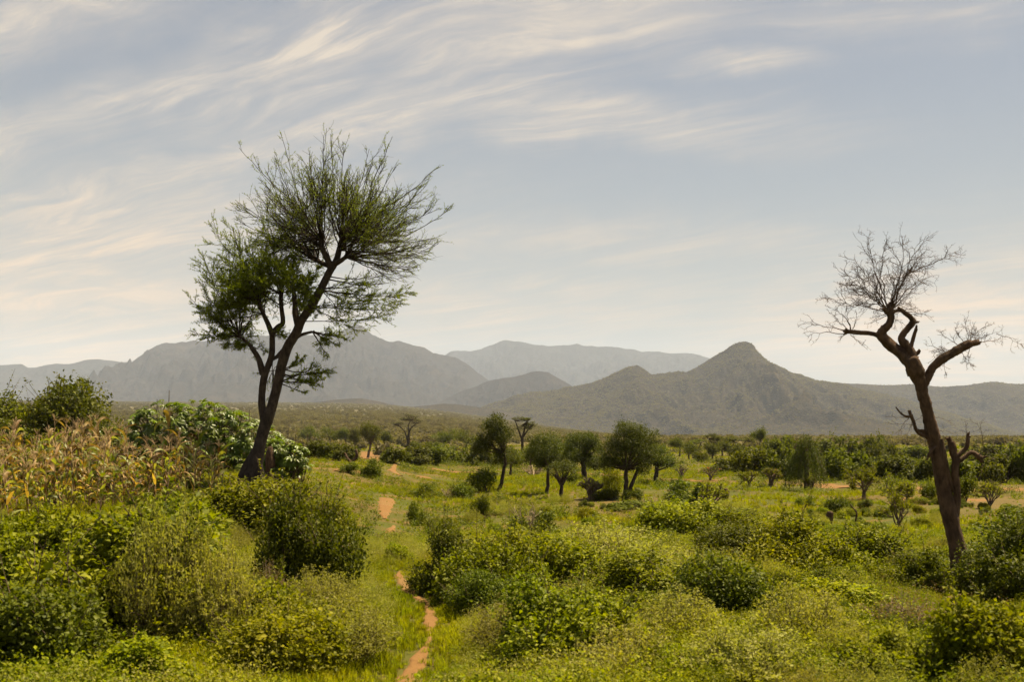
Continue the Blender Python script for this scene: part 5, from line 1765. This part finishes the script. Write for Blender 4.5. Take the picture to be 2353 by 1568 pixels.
twig_tangle(1810, 1062, 50, 62, 'greyish leafless bush at the far tree line right of the round olive bush', 438, 60, mat='stem')
stump(805, 1066, [[(806, 1068, 5), (802, 1060, 4), (796, 1052, 3.6), (792, 1042, 2.6)], [(807, 1068, 5), (814, 1058, 4), (820, 1048, 4), (818, 1034, 2.5)]], 'forked orange-brown stump standing behind a tuft left of the sandy patch')
stump(684, 1128, [[(683, 1130, 5), (684, 1118, 4.5), (686, 1100, 4.5)]], 'short dark post-like stump right of the acacia foot, the taller of two')
stump(674, 1138, [[(673, 1140, 4), (675, 1130, 4), (674, 1122, 4)]], 'short dark post-like stump right of the acacia foot, the lower of two')
stump(1907, 1203, [[(1905, 1206, 9), (1907, 1192, 9), (1909, 1178, 7)]], 'dark knobbly stump overgrown with stiff leaves in the right meadow')
stump(1967, 1214, [[(1968, 1216, 2.2), (1966, 1200, 1.8), (1969, 1180, 1.6), (1960, 1168, 1.2), (1952, 1158, .8)]], 'thin crooked bare sapling in the right meadow', 'sapling')
stump(1666, 1152, [[(1666, 1150, 7), (1668, 1136, 8), (1667, 1124, 5)]], 'dark rounded stump behind the fat-stemmed desert rose')
stump(612, 1106, [[(617, 1120, 13), (622, 1080, 13), (620, 1045, 10), (622, 1028, 5)]], 'dark broken stump leaning on the right of the tall acacia foot')
stump(565, 1112, [[(563, 1124, 10), (562, 1095, 10), (564, 1070, 6)]], 'short dark broken stump on the left of the tall acacia foot')

# ------------------------------------------------------------------ ground cover (nobody could count it)
PROTO_COL = bpy.data.collections.new('tufts')


def proto_obj(me):
    o = bpy.data.objects.new(me.name, me)
    PROTO_COL.objects.link(o)
    return o


def grass_tuft(seed, n=34, h=.34, spread=.16, w=.011):
    rng = np.random.default_rng(seed)
    V, Fc, T = [], [], []
    for i in range(n):
        a = rng.uniform(0, 6.28)
        r = rng.random() ** .5 * spread
        p = np.array([math.cos(a) * r, math.sin(a) * r, -.02])
        b = a + rng.normal() * .9
        hh = h * rng.uniform(.45, 1.1)
        out = rng.uniform(.05, .55) * hh
        d = np.array([math.cos(b), math.sin(b), 0])
        sd = np.array([-d[1], d[0], 0]) * w * rng.uniform(.7, 1.5)
        k = len(V)
        V += [p - sd, p + sd, p + d * out * .3 + [0, 0, hh * .6] - sd * .8, p + d * out * .3 + [0, 0, hh * .6] + sd * .8, p + d * out + [0, 0, hh]]
        Fc += [(k, k + 1, k + 3), (k, k + 3, k + 2), (k + 2, k + 3, k + 4)]
        T += [rng.beta(2, 2)] * 5
    return mesh_arrays('grass_tuft', np.array(V), np.array(Fc), M['grass'], tone=np.array(T))


def herb_clump(seed, mat, n=150, h=.45, rad=.3, size=(.035, .07), asp=.6, name='herb_clump'):
    rng = np.random.default_rng(seed)
    P, D = [], []
    for k in range(12):
        a = rng.uniform(0, 6.28)
        r = rng.random() ** .5 * rad
        top = np.array([math.cos(a) * r, math.sin(a) * r, h * rng.uniform(.5, 1.0) * (1.1 - r / rad * .5)])
        m = n // 12
        t = (1 - rng.random(m) ** 1.5 * .85)[:, None]
        P.append(np.array([top[0] * .5, top[1] * .5, 0]) * (1 - t) + top * t + rng.normal(size=(m, 3)) * rad * .16)
        D.append(unit(rng.normal(size=(m, 3)) * .8 + np.array([math.cos(a) * .3, math.sin(a) * .3, .35])))
    P, D = np.concatenate(P), np.concatenate(D)
    P[:, 2] = np.maximum(P[:, 2], .01)
    L = rng.uniform(*size, len(P))
    return leaves_mesh(name, P, D, unit(rng.normal(size=P.shape) * .5 + np.array([0, 0, .9])), L, L * asp, rng.beta(2, 2, len(P)), mat)


def scrub_blob(seed, mat=None):
    rng = np.random.default_rng(seed)
    lobes = [(rng.normal() * .3, rng.normal() * .3, .35 + rng.random() * .3, .45, .45, .38) for _ in range(5)]
    P, D, N, L, W = foliage_lobes(rng, 170, lobes, .55, .5, (.22, .40), 0, .75)
    return leaves_mesh('scrub', P, D, N, L, W, rng.beta(2, 2, len(P)), mat or M['scrub'])


def scatter(name, protos, P, sc, rz, idx, label=None, tilt=None):
    """one object: the points carry tufts through geometry nodes"""
    c = bpy.data.collections.new(name + '_kinds')
    for i, me in enumerate(protos):
        o = bpy.data.objects.new('%s_%02d' % (me.name, i), me)
        c.objects.link(o)
    me = bpy.data.meshes.new(name)
    me.vertices.add(len(P))
    me.vertices.foreach_set('co', np.asarray(P, np.float32).reshape(-1))
    for nm, typ, arr in (('sc', 'FLOAT', sc), ('rz', 'FLOAT', rz), ('idx', 'INT', idx)):
        a = me.attributes.new(nm, typ, 'POINT')
        a.data.foreach_set('value', np.asarray(arr, np.float32 if typ == 'FLOAT' else np.int32))
    ng = bpy.data.node_groups.new(name, 'GeometryNodeTree')
    ng.interface.new_socket('Geometry', in_out='INPUT', socket_type='NodeSocketGeometry')
    ng.interface.new_socket('Geometry', in_out='OUTPUT', socket_type='NodeSocketGeometry')
    N = ng.nodes.new
    gi, go = N('NodeGroupInput'), N('NodeGroupOutput')
    ci = N('GeometryNodeCollectionInfo')
    ci.inputs['Collection'].default_value = c
    ci.inputs['Separate Children'].default_value = True
    ci.inputs['Reset Children'].default_value = True
    ip = N('GeometryNodeInstanceOnPoints')
    ip.inputs['Pick Instance'].default_value = True

    def attr(nm, typ):
        a = N('GeometryNodeInputNamedAttribute')
        a.data_type = typ
        a.inputs['Name'].default_value = nm
        return a.outputs['Attribute']
    L = ng.links.new
    L(gi.outputs[0], ip.inputs['Points'])
    L(ci.outputs[0], ip.inputs['Instance'])
    L(attr('idx', 'INT'), ip.inputs['Instance Index'])
    cx = N('ShaderNodeCombineXYZ')
    L(attr('rz', 'FLOAT'), cx.inputs[2])
    er = N('FunctionNodeEulerToRotation')
    L(cx.outputs[0], er.inputs[0])
    L(er.outputs[0], ip.inputs['Rotation'])
    L(attr('sc', 'FLOAT'), ip.inputs['Scale'])
    L(ip.outputs[0], go.inputs[0])
    o = setting(name, me, 'stuff', label)
    md = o.modifiers.new('scatter', 'NODES')
    md.node_group = ng
    return o


def frustum_points(rng, n, y0, y1, margin=1.18, pw=1.0):
    """points over the ground in view, thinning out with distance by pw (1: even in the picture's width, 2: even on the ground)"""
    u = rng.random(n)
    if pw == 2:
        y = np.sqrt(y0 ** 2 + u * (y1 ** 2 - y0 ** 2))
    elif pw == 1:
        y = y0 + u * (y1 - y0)
    else:
        y = y0 * (y1 / y0) ** u
    if y0 < 40:
        y = np.concatenate([y, y0 + rng.random(n // 4) * (min(y1, 34) - y0)])
    x = (rng.random(len(y)) * 2 - 1) * (y * .466 * margin + 4.5)
    return x, y


def cover():
    rng = np.random.default_rng(99)
    grass = [grass_tuft(i, 34, rng.uniform(.26, .42)) for i in range(5)]
    herbs = [herb_clump(20 + i, M['herb'], 190, rng.uniform(.3, .5), .3, (.024, .048)) for i in range(5)]
    pales = [herb_clump(40 + i, M['pale'], 150, rng.uniform(.5, .7), .30, (.02, .045), .45, 'feathery_weed') for i in range(4)]
    darks = [herb_clump(60 + i, M['dark'], 90, .4, .3, (.05, .09), .55, 'dark_weed') for i in range(3)]
    # grass everywhere
    x1, y1 = frustum_points(rng, 30000, 9.5, 34, 1.2, 1)
    x2, y2 = frustum_points(rng, 62000, 30, 95, 1.15, 1)
    x3, y3 = frustum_points(rng, 36000, 90, 300, 1.12, 1)
    x, y = np.concatenate([x1, x2, x3]), np.concatenate([y1, y2, y3])
    bd = bare_dist(x, y)
    n1 = fbm(x / 4.5, y / 4.5, 3, 4)
    n2 = fbm(x / 22, y / 22, 8, 4)
    keep = ((bd > .10 * (n1 - .6)) | ((rng.random(len(x)) < .12) & (n1 > .45))) & (rng.random(len(x)) < np.where(y > 34, np.clip(.05 + 2.4 * np.clip(n2 - .40, 0, 1) + 1.8 * (n1 - .42), .06, 1), 1.0))
    x, y, bd, n1, n2 = x[keep], y[keep], bd[keep], n1[keep], n2[keep]
    sc = rng.uniform(.55, 1.15, len(x)) * (.55 + .75 * n1) * np.interp(y, [10, 25, 40, 60, 150, 300], [.85, .85, .6, .55, .8, 1.4])
    bn = bd / np.clip(y / 22, 1, 4)
    sc *= np.interp(bn, [0, .25, 1.4], [.35, .5, 1.0])
    P = np.stack([x, y, gz(x, y)], -1)
    scatter('grass', grass, P, sc, rng.uniform(0, 6.28, len(x)), rng.integers(0, 5, len(x)), 'short bright green grass covering the meadow')
    # leafy herbs
    x1, y1 = frustum_points(rng, 21000, 9.5, 32, 1.2, 1)
    x2, y2 = frustum_points(rng, 17000, 28, 110, 1.15, 1)
    x, y = np.concatenate([x1, x2]), np.concatenate([y1, y2])
    bd = bare_dist(x, y)
    n1 = fbm(x / 3.2 + 9, y / 3.2, 31, 4)
    pathside = np.interp(bd, [.1, .5, 2.2], [.25, .55, 1.0])
    keep = (bd > .06) & (rng.random(len(x)) < np.clip((n1 - .30) * 3.0, .08, 1) * np.where(y > 34, .55, 1))
    x, y, bd, n1, pathside = x[keep], y[keep], bd[keep], n1[keep], pathside[keep]
    sc = rng.uniform(.6, 1.25, len(x)) * (.45 + 1.1 * n1) * pathside * np.interp(y, [10, 24, 40, 110], [1.15, 1.05, .7, .8])
    P = np.stack([x, y, gz(x, y)], -1)
    scatter('leafy_weeds', herbs, P, sc, rng.uniform(0, 6.28, len(x)), rng.integers(0, 5, len(x)), 'low leafy green weeds between the bushes')
    # pale feathery weeds in drifts
    x, y = frustum_points(rng, 22000, 9.5, 31, 1.2, 1)
    bd = bare_dist(x, y)
    n1 = fbm(x / 3.6 - 4, y / 3.6 + 11, 57, 4)
    keep = (bd > .5) & (n1 > .53) & (rng.random(len(x)) < (n1 - .5) * 7)
    x, y, n1, bd = x[keep], y[keep], n1[keep], bd[keep]
    sc = rng.uniform(.6, 1.3, len(x)) * np.interp(y, [10, 22, 40], [1.15, 1.05, .7]) * np.interp(bd, [.5, 2.0], [.5, 1])
    P = np.stack([x, y, gz(x, y)], -1)
    scatter('feathery_weeds', pales, P, sc, rng.uniform(0, 6.28, len(x)), rng.integers(0, 4, len(x)), 'pale grey-green feathery weeds growing in drifts')
    # withered brown weeds and straw
    browns = [herb_clump(80 + i, M['brownweed'], 70, .45, .28, (.03, .06), .3, 'dry_weed') for i in range(3)]
    x, y = frustum_points(rng, 16000, 10, 110, 1.15, 1)
    bd = bare_dist(x, y)
    n1 = fbm(x / 4.1 + 31, y / 4.1 + 7, 121, 4)
    keep = (bd > .15) & (rng.random(len(x)) < np.clip((n1 - .50) * 4.5, .02, 1))
    x, y = x[keep], y[keep]
    P = np.stack([x, y, gz(x, y)], -1)
    scatter('dry_weeds', browns, P, rng.uniform(.4, 1.1, len(x)), rng.uniform(0, 6.28, len(x)), rng.integers(0, 3, len(x)), 'withered brown weeds and straw scattered through the meadow')
    # tangled undergrowth that ties the bushes together
    und = [proto_bush(k, v)[0] for k, v in (('broad', 0), ('broad', 2), ('broad', 5), ('dark', 1), ('dark', 3), ('lush', 1), ('pale', 1), ('pale', 3))]
    x, y = frustum_points(rng, 3600, 10.5, 50, 1.15, 1)
    bd = bare_dist(x, y)
    n1 = fbm(x / 5.0 - 14, y / 5.0 + 3, 151, 4)
    n3 = fbm(x / 7.0 + 4, y / 7.0 - 8, 171, 3)
    keep = (bd > 1.3) & (rng.random(len(x)) < np.clip((n1 - .43) * 4.5, .0, 1) * np.where(y > 30, .5, 1))
    x, y, n3 = x[keep], y[keep], n3[keep]
    P = np.stack([x, y, gz(x, y) - .05], -1)
    pick = np.clip(((n3 - .28) / .44 * 8 + rng.normal(size=len(x)) * 1.6), 0, 7).astype(int)
    scatter('undergrowth', und, P, rng.uniform(.22, .60, len(x)) * np.interp(y, [10, 20, 46], [.95, 1.05, .7]), rng.uniform(0, 6.28, len(x)), pick, 'tangled green undergrowth between the bushes of the foreground')
    # dark stiff tufts
    x, y = frustum_points(rng, 12000, 16, 150, 1.15, 1)
    bd = bare_dist(x, y)
    n1 = fbm(x / 6 - 4, y / 6 + 11, 83, 4)
    keep = (bd > .4) & (rng.random(len(x)) < np.clip((n1 - .40) * 2.6, 0, 1))
    x, y = x[keep], y[keep]
    P = np.stack([x, y, gz(x, y)], -1)
    scatter('dark_weeds', darks, P, rng.uniform(.5, 1.5, len(x)) * np.interp(y, [16, 60, 170], [.9, .9, 1.6]), rng.uniform(0, 6.28, len(x)), rng.integers(0, 3, len(x)), 'dark stiff-leaved tufts dotted over the meadow')
    # the bush country beyond the meadow
    scr = [scrub_blob(i) for i in range(6)]
    x1, y1 = frustum_points(rng, 700, 175, 420, 1.15, 2)
    x2, y2 = frustum_points(rng, 22000, 330, 1300, 1.15, 2)
    x3, y3 = frustum_points(rng, 70000, 1200, 4200, 1.12, 2)
    x, y = np.concatenate([x1, x2, x3]), np.concatenate([y1, y2, y3])
    n1 = fbm(x / 70, y / 70, 12, 4)
    keep = rng.random(len(x)) < np.clip((n1 - .12) * 2.2, .15, 1) * np.interp(y, [170, 230, 300, 800, 1600, 3000, 4200], [.35, .8, 1, 1, .5, .28, .2])
    x, y = x[keep], y[keep]
    z = gz(x, y)
    P = np.stack([x, y, z - .2], -1)
    sc = rng.uniform(.7, 1.0, len(x)) * rng.uniform(1.0, 3.2, len(x)) * np.interp(y, [170, 600, 2500], [.9, 1.0, 1.35])
    scatter('bush_country', scr, P, sc, rng.uniform(0, 6.28, len(x)), rng.integers(0, 6, len(x)), 'endless olive bush spreading over the hazy plain below the mountains')
    # scrub on the near hills
    pts, scs = [], []
    for (X, Y, Z), n in ((H_CONE, 52000), (H_RIGHT, 24000)):
        nu, nv = X.shape
        k = int(nv * .78)
        i = rng.integers(0, nu - 1, n)
        j = (rng.random(n) ** .9 * (k - 1)).astype(int)
        fu, fv = rng.random(n), rng.random(n)

        def ip(A):
            return (A[i, j] * (1 - fu) + A[i + 1, j] * fu) * (1 - fv) + (A[i, j + 1] * (1 - fu) + A[i + 1, j + 1] * fu) * fv
        x, y, z = ip(X), ip(Y), ip(Z)
        n1 = fbm(x / 90, y / 90, 44, 4)
        ok = (z > gz(x, y) + 1) & (rng.random(n) < np.clip((n1 - .22) * 2.4, .1, 1))
        pts.append(np.stack([x, y, z - .4], -1)[ok])
        scs.append(rng.uniform(1.6, 4.2, ok.sum()))
    P, sc = np.concatenate(pts), np.concatenate(scs)
    scatter('hillside_scrub', scr, P, sc, rng.uniform(0, 6.28, len(P)), rng.integers(0, 6, len(P)), 'olive scrub dotted over the slopes of the near hills')


cover()

# ------------------------------------------------------------------ haze
def build_haze():
    x0, x1, y0, y1, z0, z1 = -16500, 16500, -16500, 16500, -60, 1250
    V = np.array([[x, y, z] for z in (z0, z1) for y in (y0, y1) for x in (x0, x1)], float)
    Fq = np.array([[0, 2, 3, 1], [4, 5, 7, 6], [0, 1, 5, 4], [2, 6, 7, 3], [0, 4, 6, 2], [1, 3, 7, 5]])
    m, t = new_mat('haze_air')
    out = t.n('ShaderNodeOutputMaterial')
    pv = t.n('ShaderNodeVolumePrincipled')
    pv.inputs['Color'].default_value = (0.70, 0.79, 1.0, 1)
    pv.inputs['Density'].default_value = 0.000046
    pv.inputs['Anisotropy'].default_value = 0.0
    t.link(pv.outputs[0], out.inputs['Volume'])
    o = setting('haze', mesh_arrays('haze', V, Fq, m), 'stuff', 'dusty haze over the plain')
    o.display_type = 'WIRE'
    return o


build_haze()
print('objects', len(bpy.data.objects))
